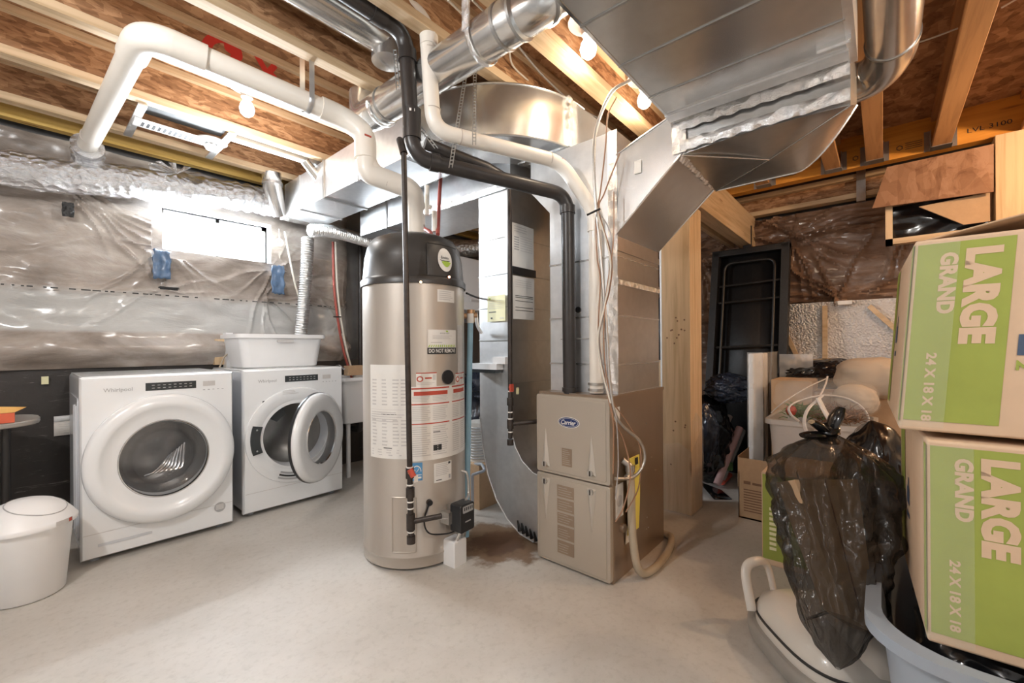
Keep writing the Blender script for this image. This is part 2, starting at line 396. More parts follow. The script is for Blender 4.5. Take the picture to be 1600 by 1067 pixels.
def nz(p, s=1, seed=0): return noise.noise(Vector((p[0] * s + seed * 7.3, p[1] * s - seed * 3.1, p[2] * s + seed)))

# ================================================================== SETTING
X0, X1, Y0, Y1, ZF, ZJ = -1.9, 4.75, -1.7, 3.95, 2.72, 2.48
MB().box((X0 - .3, Y0 - .3, -.15), (X1 + .3, Y1 + .3, 0), 'floor').build('floor', kind='structure', keep=True)
MB().box((X0 - .3, Y0 - .3, ZF), (X1 + .3, Y1 + .3, ZF + .03), 'osb').build('ceiling', kind='structure', keep=True)
MB().box((X0 - .15, Y0, 0), (X0, Y1, ZF), 'felt').build('wall_west', kind='structure', keep=True)
MB().box((X0, Y0 - .15, 0), (X1, Y0, ZF), 'felt').build('wall_right', kind='structure', keep=True)
WX0, WX1, WZ0, WZ1 = .675, 1.40, 1.84, 2.165
PX1 = 2.12     # where the poly covered batts stop on the window wall
# solid foundation behind, with the window hole
mb = MB(); yb0, yb1 = Y1 + .06, Y1 + .26
for a, b_, z0, z1 in ((X0, WX0, 0, ZF), (WX1, X1 + .3, 0, ZF), (WX0, WX1, 0, WZ0), (WX0, WX1, WZ1, ZF)):
    mb.box((a, yb0, z0), (b_, yb1, z1), 'concrete_wall')
mb.build('wall_left', kind='structure', keep=True)
MB().box((X1 + .06, Y0, 0), (X1 + .2, Y1 + .06, ZF), 'concrete_wall').build('wall_back', kind='structure', keep=True)

# poly sheet stapled over the batts: creases run out of each staple point
staples = [(.20, 2.22), (.68, 1.84), (.66, 1.55), (1.40, 1.80), (1.60, 1.72), (2.05, 1.5), (-.4, 1.6), (2.1, 1.15), (1.35, 1.55)]
def make_creases(pts, seed, n=7, L=(.25, .75), amp=.016):
    q = random.Random(seed); out = []
    for k, (sx, sz) in enumerate(pts):
        for _ in range(n):
            out.append((sx, sz, q.uniform(0, 2 * PI), q.uniform(*L), amp * q.uniform(.5, 1.2)))
    return out
def creases(cr, x, z):
    h = 0
    for sx, sz, a, L, am in cr:
        dx, dz = x - sx, z - sz; al = dx * math.cos(a) + dz * math.sin(a)
        if 0 < al < L:
            pe = abs(-dx * math.sin(a) + dz * math.cos(a) + .012 * math.sin(al * 14 + a * 5)); wd = .006 + .018 * al
            if pe < wd * 2.2: h += am * math.exp(-(pe / wd) ** 2) * (1 - al / L) ** .6 * min(1, al / .04)
    return h
CR_LEFT = make_creases(staples, 4) + [(.20, 2.16, a, L, .02) for a, L in ((-.75, .9), (-.62, 1.0), (-.5, .8), (-.9, .6), (-1.1, .5), (-.4, .6))]
def left_sheet(u, v_):
    x = X0 + (PX1 - X0) * u; z = 1.0 + (2.45 - 1.0) * v_
    h = .02 * nz((x, 0, z), 2.2) + .012 * nz((x, 0, z * 1.5), 7)
    h += .055 * math.exp(-((z - 1.12) / .09) ** 2)                       # rolled bottom of the batts
    h += creases(CR_LEFT, x, z)
    e = max(0, (x - (PX1 - .22)) / .22); h -= .07 * e * e * e
    if WX0 - .06 < x < WX1 + .06 and WZ0 - .06 < z < WZ1 + .2: h = min(h, .005)
    return V(x, Y1 - .03 - h * 1.3, z)
mb = MB(); mb.grid(left_sheet, 420, 150, 'poly_left', skip=lambda u, v_: WX0 < X0 + (PX1 - X0) * u < WX1 and WZ0 < 1 + 1.45 * v_ < WZ1)
mb.build('poly_sheet', label='clear poly sheet stapled over grey insulation around the small window', cat='vapour barrier', keep=True)
MB().box((X0, Y1 - .02, 0), (PX1 + .25, Y1 + .06, 1.01), 'membrane').build('black_membrane', label='black damp-proof membrane along the lower wall behind the washer', cat='membrane', keep=True)
# printed line on the sheet
mb = MB(); x = -.2
while x < 2.0:
    wd = R.uniform(.01, .045); zz = 1.505
    if not (0.9 < x < .95): mb.box((x, Y1 - .075, zz - .004), (x + wd, Y1 - .074, zz + .004), 'ink')
    x += wd + R.uniform(.006, .05)
mb.build('printed_line', label='broken black printed line running across the poly sheet', cat='print', keep=True)

# window
mb = MB(); yw = Y1 + .10
fr = .03
for a in ((WX0, WZ0, WX1, WZ0 + fr), (WX0, WZ1 - fr, WX1, WZ1), (WX0, WZ0, WX0 + fr, WZ1), (WX1 - fr, WZ0, WX1, WZ1), (1.035, WZ0, 1.06, WZ1)):
    mb.box((a[0], yw, a[1]), (a[2], yw + .05, a[3]), 'vinyl')
for a in ((WX0 - .01, WZ0 - .01, WX1 + .01, WZ0), (WX0 - .01, WZ1, WX1 + .01, WZ1 + .01), (WX0 - .01, WZ0, WX0, WZ1), (WX1, WZ0, WX1 + .01, WZ1)):
    mb.box((a[0], Y1 - .02, a[1]), (a[2], yw + .12, a[3]), 'vinyl')
wf = mb.build('window_1', kind='structure', keep=True)
MB().box((WX0 + fr, yw + .02, WZ0 + fr), (WX1 - fr, yw + .024, WZ1 - fr), 'pane').build('window_pane', wf)
for nm, (cx, cz, ww, hh), lb in (('tape_patch', (.66, 1.72, .10, .20), 'blue tape patch at the left lower corner of the window'), ('tape_patch', (1.43, 1.70, .10, .24), 'crumpled blue tape patch at the right lower corner of the window'), ('tape_strip', (.70, 1.555, .11, .02), 'short dark tape strip under the left end of the window'), ('tape_strip', (.20, 2.0, .05, .09), 'black strap end under the foil duct at the far left')):
    mb = MB(); sd = cx * 3
    mb.grid(lambda u, v_: V(cx + (u - .5) * ww * (1 + .25 * nz((v_, sd, 0), 4)), Y1 - .095 + .012 * nz((u, v_, sd), 5), cz + (v_ - .5) * hh * (1 + .15 * nz((u, 1, sd), 4))), 10, 14, 'bluetape' if nm == 'tape_patch' else 'ink')
    mb.build(nm, label=lb, cat='tape', solid=.003, group='blue tape patches beside the window' if nm == 'tape_patch' else None)

# back wall sheet
st2 = [(.62, 2.12), (-.2, 2.2), (1.5, 2.1), (.3, 1.55), (1.1, 2.2)]
CR_BACK = make_creases(st2, 9, 22, (.5, 1.4), .05)
def back_sheet(u, v_):
    y = -1.68 + (Y1 + 1.65) * u; z = .2 + 2.13 * v_
    h = .03 * nz((0, y, z), 1.6) + .02 * nz((0, y * .8, z * 2.4), 4) + .006 * nz((0, y * 2, z * 6), 6)
    h += creases(CR_BACK, y, z)
    return V(X1 - .03 - h, y, z)
mb = MB(); mb.grid(back_sheet, 340, 150, 'poly_back')
mb.build('poly_sheet', label='glossy poly sheet over brown insulation on the wall behind the storage pile', cat='vapour barrier', keep=True)
MB().box((X1 - .10, -1.7, 1.28), (X1 - .05, .75, 1.47), 'ply').build('wood_strip', label='wide brown board across the back wall above the silver panel', cat='board', keep=True)

# joists
def joist(y, w_, x0, x1, lab, mat='pine'):
    mb = MB(); mb.box((x0, y - w_ / 2, ZJ), (x1, y + w_ / 2, ZJ + .042), mat)
    mb.box((x0, y - .006, ZJ + .038), (x1, y + .006, ZF - .03), 'osb'); mb.box((x0, y - w_ / 2, ZF - .04), (x1, y + w_ / 2, ZF - .001), mat)
    mb.build('ceiling_joist', label=lab, cat='joist', group='floor joists overhead', keep=False, bevel=.003)
JL = [(3.615, 'ceiling joist nearest the window wall, under the exhaust fan bracket'), (3.06, 'ceiling joist beside the lit bare bulb on its window side'),
      (2.53, 'ceiling joist above the white vent pipe elbow at upper left'), (2.02, 'pale ceiling joist running just right of the white vent pipe'),
      (1.485, 'ceiling joist crossing over the black intake pipe elbow')]
for y, lb in JL: joist(y, .065, X0, 4.20, lb)
JR = [(1.145, 'ceiling joist left of the wide silver trunk duct, over the bare wires'), (.76, 'ceiling joist hung next to the wooden post beam'), (.285, 'ceiling joist meeting the orange beam left of the round duct elbow'),
      (.04, 'ceiling joist straight above the round duct elbow'), (-.31, 'large ceiling joist at upper right, right of the round duct'), (-.72, 'ceiling joist at the top right corner above the stacked boxes'), (-1.15, 'ceiling joist near the right wall over the stacked boxes')]
for y, lb in JR: joist(y, .095, X0, 4.20, lb, 'pine' if y > 1 else 'pine_warm_lit')
MB().box((X0, 3.84, ZJ), (X1, 3.90, ZF), 'lvl_x').build('rim_beam', label='yellow laminated rim board along the top of the window wall', cat='beam')
# orange header with stamped marks
mb = MB(); mb.box((4.21, -1.69, ZJ - .0), (4.30, 1.25, ZF), 'lvl')
mf = lambda u, v_: V(4.208, -u, v_)
for u0 in (-.62, -.12, .13):
    for k in range(4): mb.patch(mf, u0, 2.53 + .014 * k, u0 + .09, 2.534 + .014 * k, 'ink')
    mb.lathe([(.014, 0), (.019, 0)], V(4.207, -u0 + .03, 2.55), 'ink', 6, Matrix.Rotation(PI / 2, 3, 'Y').to_4x4())
mb.text('LVL 3100', mf, .44, 2.545, .20, .03, 'ink')
mb.build('header_beam', label='orange laminated header beam carrying the joist ends at right', cat='beam')
for y, lb in ((.76, 'beside the wooden post beam'), (.285, 'third bay from the post beam'), (.04, 'above the plywood panel edge'), (-.31, 'under the large joist at upper right')):
    mb = MB(); w_ = .052
    mb.box((4.12, y - w_, ZJ - .004), (4.209, y + w_, ZJ), 'galv_dark'); 
    for s_ in (-1, 1):
        mb.box((4.12, y + s_ * w_ - .002, ZJ - .004), (4.209, y + s_ * w_ + .002, ZJ + .12), 'galv_dark')
        mb.box((4.205, y + s_ * w_, ZJ), (4.209, y + s_ * (w_ + .03), ZJ + .14), 'galv_dark')
    mb.build('joist_hanger', label='dull metal joist hanger on the orange beam, ' + lb, cat='joist hanger', group='joist hangers on the orange beam')
# sill ledger on the back wall
r_ = thing('ledger', 'pair of lumber strips with strand board between on the back wall top', 'ledger', (4.68, .5, 2.36))
MB().box((4.62, -.1, 2.36), (4.72, 1.3, 2.40), 'pine_y').build('lower_strip', r_)
MB().box((4.62, -.1, 2.52), (4.72, 1.3, 2.56), 'pine_y').build('upper_strip', r_)
MB().box((4.68, -.1, 2.40), (4.72, 1.3, 2.52), 'osb').build('board', r_)
MB().box((4.60, .10, 2.32), (4.63, .16, 2.60), 'galv_dark').build('bracket', r_)
# post and beam
r_ = thing('wooden_post', 'pale pine built-up post with film-wrapped foot right of the furnace', 'post', (3.0, 1.04, 0))
for k in range(3):
    MB().box((2.89 + .077 * k, .955, 0), (2.966 + .077 * k, 1.145, 2.06), 'pine_z').build('ply', r_, bevel=.003)
mb = MB()
mb.grid(lambda u, v_: (lambda a, z: V(*( (lambda c: (c[0], c[1]))(((2.882 + .246 * min(1, a * 2), .947) if a < .5 else (2.882, .947 + .2 * (a - .5) * 2))) ), z))(u, v_ * (.62 + .1 * nz((u, 0, 0), 3)) * (1 if u < .5 else .75)) + V(-.004 * nz((u, v_, 1), 9), -.012 * abs(nz((u * 2, v_, 2), 4)), 0), 26, 20, 'filmthin')
mb.build('film_wrap', r_, label='clear plastic film wrapped around the foot')
mb = MB()
for k in range(16):
    y_ = R.uniform(.97, 1.12); z_ = R.choice([.55, .6, 1.15, 1.2, 1.3, .3]) + R.uniform(-.03, .03)
    mb.lathe([(0, 0), (.006, .001)], V(2.887, y_, z_), 'carddark', 8, Matrix.Rotation(-PI / 2, 3, 'Y').to_4x4())
mb.build('nail_marks', r_)
MB().box((2.9, .935, 2.07), (4.72, 1.045, 2.36), 'pine').build('support_beam', label='yellow pine beam from the wooden post to the back wall', cat='beam', bevel=.004)
MB().box((3.45, 1.12, 2.10), (4.7, 1.16, 2.20), 'pine').build('brace_board', label='dark thin board seen under the pine beam behind the post', cat='board')
r_ = thing('stair_post', 'orange-lit lumber post under the header at the right edge', 'post', (4.24, -.72, 0))
for k in range(2): MB().box((4.17, -.56 - .14 * k - .138, 0), (4.30, -.56 - .14 * k, 2.478), 'pine_z').build('ply', r_, bevel=.003)
mb = MB()
pp = [at(1386, 262, 'X', 4.16), at(1363, 326, 'X', 4.16), at(1552, 300, 'X', 4.16), at(1552, 226, 'X', 4.16)]
mb.prism([(p.y, p.z) for p in pp], 'X', 4.145, 4.16, 'ply'); mb.build('plywood_panel', label='slanted reddish plywood panel hanging under the header at right', cat='panel')
r_ = thing('stud_frame', 'small lumber frame below the slanted plywood panel', 'frame', (4.25, -.25, 1.85))
MB().box((4.22, -.06, 1.86), (4.30, -.02, 2.16), 'pine_z').build('stud', r_)
MB().box((4.22, -.56, 1.86), (4.30, -.02, 1.90), 'pine_y').build('bottom_plate', r_)
mb = MB(); mb.grid(lambda u, v_: V(4.29 + .02 * nz((u, v_, 3), 4), -.05 - .5 * u, 1.9 + .25 * v_), 20, 12, 'bag'); mb.build('dark_film', r_)
MB().prism([(-.2, 2.10), (-.54, 2.12), (-.54, 1.93), (-.42, 1.93)], 'X', 4.2, 4.215, 'card').build('brace', r_)

# ------------------------------------------------------------------ bulbs
def bulb_thing(lab, loc, z):
    r = thing('bare_bulb_light', lab, 'light', loc, 'bare bulb ceiling lights'); x, y, _ = loc
    MB().box((x - .05, y - .05, ZF - .055), (x + .05, y + .05, ZF - .001), 'galv_dark').build('junction_box', r)
    MB().lathe([(0, -.055), (.045, -.06), (.092, -.068), (.095, -.075), (.06, -.088), (.032, -.11), (.03, -.135), (0, -.135)], V(x, y, ZF), 'plastic', 28).build('lamp_holder', r)
    MB().lathe([(.018, -.135), (.02, -.15), (.034, -.175), (.04, -.20), (.034, -.225), (.018, -.24), (0, -.243)], V(x, y, ZF), 'bulb', 24).build('bulb', r)
    return r
labs = ['bare bulb light between joists near the fan bracket, left of the white pipe', 'bare bulb light at the top, half hidden by the wide trunk duct', 'bare bulb light half hidden by the trunk duct beside the flexible conduit', 'unseen fill bulb added behind the viewer toward the window side', 'unseen fill bulb added behind the viewer toward the boxes', 'unseen warm bulb added beyond the right edge near the back wall']
b0 = bulb_thing(labs[0], (.875, 2.80, ZF), 0)
for i, (x, y, z, p, c) in enumerate(BULBS):
    if i: dup(b0, (x, y, ZF), labs[i])
    light('bulb_glow', 'POINT', (x, y, z), p, c, .05)
for k, (x, y) in enumerate(((.83, 3.33),)):
    MB().lathe([(0, 0), (.05, -.005), (.085, -.012), (.09, -.02), (.05, -.04), (.03, -.07), (0, -.07)], V(x, y, ZJ + .02), 'plastic', 26).build('lamp_holder', label='empty white lamp holder on the rim beam by the foil duct', cat='lamp holder')
# exhaust fan bracket
r_ = thing('exhaust_fan', 'white slotted exhaust fan housing on a metal bracket between joists', 'exhaust fan', (.6, 3.33, ZJ))
MB().box((.43, 3.08, ZJ - .012), (.47, 3.60, ZJ - .002), 'galv_light').build('bracket_bar', r_)
MB().box((.86, 3.08, ZJ - .012), (.90, 3.60, ZJ - .002), 'galv_light').build('bracket_bar', r_)
mb = MB(); mb.box((.44, 3.26, ZJ - .025), (.88, 3.36, ZJ - .013), 'plastic')
for k in range(15): mb.box((.475 + .026 * k, 3.28, ZJ - .0265), (.487 + .026 * k, 3.34, ZJ - .0245), 'dark')
mb.build('grille', r_, label='slotted white grille'); MB().box((.47, 3.12, ZJ + .02), (.86, 3.25, ZJ + .16), 'dark').build('housing', r_)
r_ = thing('fan_duct', 'thin silver channel from the exhaust fan bracket to the duct', 'duct', (1.1, 3.15, ZJ))
MB().box((.90, 3.13, ZJ - .01), (1.46, 3.19, ZJ + .03), 'galv_light').build('channel', r_)
MB().tube([(1.36, 3.16, ZJ), (1.46, 3.16, ZJ - .10)], .035, 'galv_smooth').build('end_elbow', r_)

# ================================================================== DUCTS
# left trunk X 1.433-1.765, curving over to the furnace plenum
r_ = thing('trunk_duct', 'rectangular silver trunk duct running from the window wall above the water heater', 'duct', (1.6, 2.9, 2.2))
TX0, TX1, TZ0, TZ1 = 1.433, 1.765, 2.2, 2.465
MB().box((TX0, 2.06, TZ0), (TX1, 3.80, TZ1), 'galv_light').build('duct_body', r_)
for y in (2.55, 3.02, 3.42):
    MB().box((TX0 - .008, y - .010, TZ0 - .008), (TX1 + .008, y + .010, TZ1), 'seam' if y == 3.02 else 'galv_light').build('seam', r_)
MB().box((TX0 - .002, 3.70, TZ0 - .004), (TX1 + .002, 3.80, TZ1), 'foil').build('end_tape', r_)
# plan-curved elbow
r_ = thing('curved_duct', 'large curved silver duct elbow above the furnace', 'duct', (1.8, 1.6, 2.2))
def arc_pts(cx, cy, r, a0, a1, n=20): return [(cx + r * math.cos(a0 + (a1 - a0) * k / n), cy + r * math.sin(a0 + (a1 - a0) * k / n)) for k in range(n + 1)]
outer = [(1.433, 2.06)] + arc_pts(2.06, 1.90, .627, PI, 1.5 * PI, 22) + [(2.1, 1.273)]
inner = [(2.1, 1.61)] + arc_pts(2.06, 1.90, .293, 1.5 * PI, PI, 14) + [(1.767, 2.06)]
MB().prism(outer + inner, 'Z', TZ0, TZ1, 'galv').build('duct_body', r_, sharp=50)
for z in (TZ0, TZ1): MB().tube([(x, y, z) for x, y in outer], .006, 'seam', 8).build('rolled_edge', r_)
mb = MB(); mb.box((1.93, 1.262, TZ0 - .005), (1.97, 1.62, TZ1 + .003), 'foil'); mb.build('tape', r_)
# plenum
r_ = thing('supply_plenum', 'tall silver supply plenum standing on top of the furnace', 'duct', (2.15, 1.17, .885))
PL = [(.972, .885), (1.37, .885), (1.37, 1.85), (1.50, 1.99), (1.50, 2.17), (.972, 2.17)]
MB().prism(PL, 'X', 1.90, 2.40, 'galv_light').build('duct_body', r_)
MB().box((1.902, .970, .89), (2.402, .9715, 1.66), 'galv_dark').build('shaded_side_skin', r_)  # same metal as the body, side shade put into a darker skin
mb = MB()
mb.prism([(.99, 2.17), (1.50, 2.17), (1.60, 2.2), (1.60, 2.46), (1.27, 2.46)], 'X', 1.97, 2.38, 'galv'); mb.build('upper_transition', r_)
for z in (1.03, 1.27, 1.56): MB().box((1.896, .968, z - .004), (2.404, 1.374, z + .004), 'galv').build('seam', r_)
for z in (1.44, 1.60): MB().box((1.896, .964, z - .016), (2.404, .972, z + .016), 'galv_dark').build('slip_joint', r_)
MB().box((1.894, .962, 1.42), (2.404, .97, 1.445), 'foil').build('tape', r_); mb = MB(); mb.grid(lambda u, v_: V(1.893 + .004 * nz((u, v_, 0), 9), .965 + .05 * u, .9 + 1.27 * v_), 3, 60, 'foil'); mb.build('tape', r_)
mb = MB(); mb.tube([(1.9, 1.19, 1.31), (1.892, 1.19, 1.31)], .016, 'black', 18); mb.build('test_plug', r_)
MB().box((1.894, .98, 1.156), (1.898, 1.30, 1.162), 'wiregrey').build('strap', r_)
# offset neck: plenum (Y .97) up to the trunk box (Y .62)
r_ = thing('offset_duct', 'slanted silver offset duct joining the plenum to the wide trunk', 'duct', (2.15, .8, 1.66))
nk = [(.971, 1.655), (.971, 2.045), (.70, 2.14), (.66, 2.10), (.655, 1.96)]
MB().prism(nk, 'X', 1.895, 2.405, 'galv').build('duct_body', r_)
mb = MB()
P0 = at(1115, 300, 'X', 2.405)
for a, b_ in (((1.893, .973, 1.66), (1.893, .66, 1.955)), ((2.407, .973, 1.66), (2.407, .655, 1.955)), ((1.893, .973, 1.66), (2.407, .973, 1.66)), ((1.893, .70, 2.14), (1.893, .971, 2.045)), ((1.892, .677, 2.14), (1.892, .677, 1.96))):
    MB().tube([a, b_], .0045, 'chrome', 8).build('folded_edge', r_)
mb = MB(); mb.grid(lambda u, v_: V(1.895 + .5 * u, .655 - .03 * (v_ - .5) - .008 * abs(math.sin(u * 50)), 1.955 + .05 * (v_ - .5) + .02 * nz((u, v_, 1), 12)), 80, 3, 'foil'); mb.build('tape', r_)
mb = MB(); mb.grid(lambda u, v_: V(1.885, .70 - .06 * u - .006 * abs(math.sin(v_ * 40)), 1.96 + .17 * v_), 3, 40, 'foil'); mb.build('tape', r_)
mf = lambda u, v_: V(1.889, -u, v_)
MB().patch(mf, -.875, 1.925, -.84, 1.985, 'paper').build('sticker', r_)
# drop pan at the trunk end
r_ = thing('end_box', 'wide silver end box with cross-broken bottom under the trunk duct', 'duct', (2.2, .35, 1.95))
def pan_pt(x, y):
    t = max(0, min(1, (.66 - y) / .58)); u = (x - 1.9) / .5
    lo = 1.955 + .012 * math.sin(t * PI)      # near edge profile
    lo2 = 1.935 + (.42 * max(0, t - .62) ** 1.6 * 2.6)
    z = lo * (1 - u) + lo2 * u
    z += .018 * max(0, 1 - abs(t - .5) * 2) * max(0, 1 - abs(u - .5) * 2) * -1
    return z
mb = MB()
nx, ny = 24, 30; top = []; vsn = {}
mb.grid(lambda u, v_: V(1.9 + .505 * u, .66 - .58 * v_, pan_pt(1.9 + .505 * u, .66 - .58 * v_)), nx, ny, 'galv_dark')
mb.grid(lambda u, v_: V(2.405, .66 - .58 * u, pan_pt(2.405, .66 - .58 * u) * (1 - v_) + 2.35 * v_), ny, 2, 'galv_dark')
mb.grid(lambda u, v_: V(1.9 + .505 * u, .08, pan_pt(1.9 + .505 * u, .08) * (1 - v_) + 2.38 * v_), nx, 2, 'galv')
mb.grid(lambda u, v_: V(1.9, .66 - .58 * u, pan_pt(1.9, .66 - .58 * u) * (1 - v_) + 2.11 * v_), ny, 2, 'galv')
mb.poly([V(1.9, .66, 2.38), V(2.405, .66, 2.35), V(2.405, .08, 2.35), V(1.9, .08, 2.38)], 'galv')
mb.grid(lambda u, v_: V(1.9 + .505 * u, .66, pan_pt(1.9 + .505 * u, .66) * (1 - v_) + 2.36 * v_), nx, 1, 'galv')
mb.build('duct_body', r_, sharp=25)
mb = MB()
c_ = V(2.15, .37, pan_pt(2.15, .37) - .002)
for q in ((1.9, .66), (2.405, .66), (2.405, .10), (1.9, .08)):
    mb.tube([V(q[0], q[1], pan_pt(*q) - .001), c_], .0035, 'galv', 6)
mb.tube([V(2.407, .66 - .58 * k / 20, pan_pt(2.405, .66 - .58 * k / 20)) for k in range(21)], .005, 'chrome', 8)
mb.build('crease', r_)
for x, z in ((1.895, 2.085), (1.895, 1.995)):
    mb = MB(); mb.grid(lambda u, v_: V(x - .012 - .006 * nz((u * 5, v_, x), 3) - .01 * math.sin(v_ * PI), .66 - .58 * u, z - .03 + .045 * v_ + .006 * nz((u * 8, v_, 3), 2)), 70, 4, 'foil'); mb.build('tape', r_)
# main wide trunk running over the viewer
r_ = thing('wide_trunk_duct', 'very wide silver trunk duct crossing the ceiling at top centre', 'duct', (.5, .38, 2.1))
MB().box((-1.2, .085, 2.1), (1.9, .69, 2.42), 'galv').build('duct_body', r_)
for x in (.35, .75, 1.13, 1.38, 1.63): MB().box((x - .003, .08, 2.096), (x + .003, .695, 2.42), 'seam').build('seam', r_)
MB().box((1.80, .08, 2.092), (1.86, .695, 2.10), 'galv_light').build('end_strip', r_)
MB().box((-1.2, .06, 2.10), (1.9, .085, 2.40), 'galv_light').build('side_flange', r_); MB().box((-1.2, .684, 2.098), (1.9, .694, 2.106), 'chrome').build('side_flange', r_)
MB().box((1.72, .07, 2.085), (1.74, .16, 2.10), 'chrome').build('hanger_clip', r_); MB().box((1.88, .62, 2.085), (1.90, .70, 2.10), 'chrome').build('hanger_clip', r_)
# round ducts
def round_duct(name, lab, path, r, ringsat, mat='galv_smooth', extra=None):
    t = thing(name, lab, 'duct', Vector(path[0]))
    MB().tube(bend(path, .14, 8), r, mat, 30, sharp if False else True).build('pipe', t, sharp=60)
    for c, n_ in ringsat: MB().ring(Vector(c), Vector(n_), r + .004, .012, 'seam', 30).build('crimp_ring', t)
    return t
t = round_duct('round_duct', 'round silver duct crossing diagonally under the joists at top centre', [(1.232, 2.03, 2.36), (1.235, .99, 2.36), (1.50, .86, 2.62)], .082, [((1.235, 1.02, 2.36), (0, 1, 0)), ((1.235, 1.10, 2.36), (0, 1, 0)), ((1.232, 1.9, 2.36), (0, 1, 0)), ((1.30, .955, 2.42), (1, -.6, 1))])
MB().tube(bend([(1.232, 1.98, 2.36), (1.232, 2.12, 2.36), (1.232, 2.12, 2.50)], .1), .078, 'galv_smooth', 28).build('end_elbow', t)
for y in (1.22, 1.95):
    mb = MB(); mb.tube([V(1.235 + .09 * math.cos(a), y, 2.36 + .09 * math.sin(a)) for a in [PI * k / 12 for k in range(12, 25)]], .012, 'foil', 8, flat=.2); mb.build('strap', t)
mb = MB(); mb.box((1.14, 1.20, 2.36), (1.147, 1.24, 2.52), 'foil'); mb.box((1.323, 1.20, 2.36), (1.33, 1.24, 2.52), 'foil'); mb.build('strap', t)
round_duct('round_duct', 'round silver duct lying in the joist bay at upper left of the black pipe', [(-1.0, 1.80, 2.60), (1.17, 1.80, 2.60), (1.17, 1.80, 2.5)], .075, [((.4, 1.8, 2.6), (1, 0, 0))])
t = round_duct('round_duct', 'shiny round duct with elbow right of the wide trunk duct', [(-.6, -.035, 2.35), (2.42, -.035, 2.35), (2.56, .02, 2.34), (2.56, .40, 2.33)], .085, [((1.55, -.035, 2.35), (1, 0, 0)), ((2.30, -.035, 2.35), (1, 0, 0)), ((2.56, .10, 2.338), (0, 1, 0)), ((2.56, .15, 2.336), (0, 1, 0))])
mb = MB(); mb.tube(bend([at(1408, 74, 'Z', 2.60), at(1450, 62, 'Z', 2.6), at(1497, 44, 'Z', 2.6)], .05), .004, 'wirewhite', 8)
mb.tube(bend([at(1565, 12, 'Z', 2.60), at(1600, -8, 'Z', 2.6)], .05), .004, 'wirewhite', 8)
mb.build('white_wire', label='thin white wire slung between joists at the right of the round duct', cat='wire')
# return drop with radius boot into the furnace side
r_ = thing('return_duct', 'dark sheet-metal return air drop with curved boot left of the furnace', 'duct', (2.15, 1.8, 0))
prof = [(1.66, 2.07), (1.66, .66)] + [(1.39 + .27 * math.cos(a), .385 + .0 + .275 * (1 - (1 - math.sin(a)))) for a in []]
prof += [(1.655, .60), (1.63, .53), (1.58, .46), (1.50, .405), (1.392, .385), (1.392, .012), (1.50, .012), (1.60, .03), (1.70, .09), (1.79, .19), (1.86, .33), (1.905, .50), (1.925, .68), (1.925, 2.07)]
MB().prism(prof, 'X', 1.905, 2.40, 'galv_light').build('duct_body', r_, sharp=30)
mb = MB(); mb.box((1.9, 1.6585, .66), (2.402, 1.6595, 2.07), 'galv_dark'); mb.build('shaded_side_skin', r_)  # duct metal again, the dark of its shaded side given as colour
MB().tube([V(1.903, y, z) for y, z in prof[1:7]], .004, 'galv_light', 8).build('flange', r_); mb = MB(); mb.tube([V(1.903, y, z) for y, z in prof[8:15]], .003, 'galv_light', 8)
mb.build('flange', r_)
for z in (1.16, 1.36, 1.56, 1.78): mb = MB(); mb.box((1.900, 1.655, z - .002), (2.402, 1.928, z + .002), 'seam'); mb.build('seam', r_)
mb = MB(); mb.box((1.9, 1.654, .9), (2.402, 1.6585, .905), 'seam'); mb.build('seam', r_)
mb = MB()
for k in range(7): mb.tube([V(1.90, 1.42 + .03 * k, .02 + .006 * abs(k - 1)), V(1.894, 1.43 + .03 * k, .07 + .008 * abs(k - 1))], [.012, .004], 'bag', 8)
mb.build('sealant_drips', r_)
r_ = thing('filter_cabinet', 'white and grey filter cabinet edge standing against the return duct', 'filter cabinet', (1.86, 1.86, 1.0))
MB().box((1.84, 1.72, .985), (1.899, 1.93, 1.02), 'plastic').build('lid', r_); MB().box((1.838, 1.73, .965), (1.899, 1.93, .985), 'panelblk').build('band', r_)
MB().box((1.85, 1.66, 1.02), (1.899, 1.76, 1.06), 'plastic').build('box', r_)
# papers on the return duct
def doc(nm, lab, x0, y0, x1, y1, plane, val, mat, rows, extra=None):
    a = at(x0, y1, plane, val); b_ = at(x1, y0, plane, val); mb = MB()
    if plane == 'Y':
        mp = lambda u, v_: V(a.x + (b_.x - a.x) * u, val - .003, 0) + V(0, 0, 1) * (min(a.z, b_.z) + v_ * abs(at(x0, y0, plane, val).z - a.z)); ndir = V(0, -.0015, 0)
    else:
        mp = lambda u, v_: V(val - .003, a.y + (b_.y - a.y) * u, a.z + v_ * (at(x0, y0, plane, val).z - a.z)); ndir = V(-.0015, 0, 0)
    mb.patch(mp, 0, 0, 1, 1, mat)
    q = lambda u, v_: mp(u, v_) + ndir
    for u0, v0, u1, v1, mt in rows: mb.patch(q, u0, v0, u1, v1, mt)
    mb.build(nm, label=lab, cat='paper'); return mb
rows = [(.08, .93 - .05 * k, R.uniform(.6, .95), .945 - .05 * k, 'inkfaint') for k in range(3)] + [(.08, .45 + .05 * k, .3, .475 + .05 * k, 'greyprint') for k in range(6)] + [(.35, .45 + .05 * k, .92, .46 + .05 * k, 'inkfaint') for k in range(7)]
doc('service_record', 'white printed record sheet high on the dark side of the return duct', 800, 347, 833, 423, 'Y', 1.655, 'paper', rows)
rows = [(.1, z, .92, z + .012, 'ink') for z in (.2, .27, .42, .50, .54)] + [(.1, .9 - .05 * k, .85, .91 - .05 * k, 'inkfaint') for k in range(4)]
doc('service_record', 'white record sheet with black lines below the first on the return duct', 801, 430, 834, 498, 'Y', 1.655, 'paper', rows)
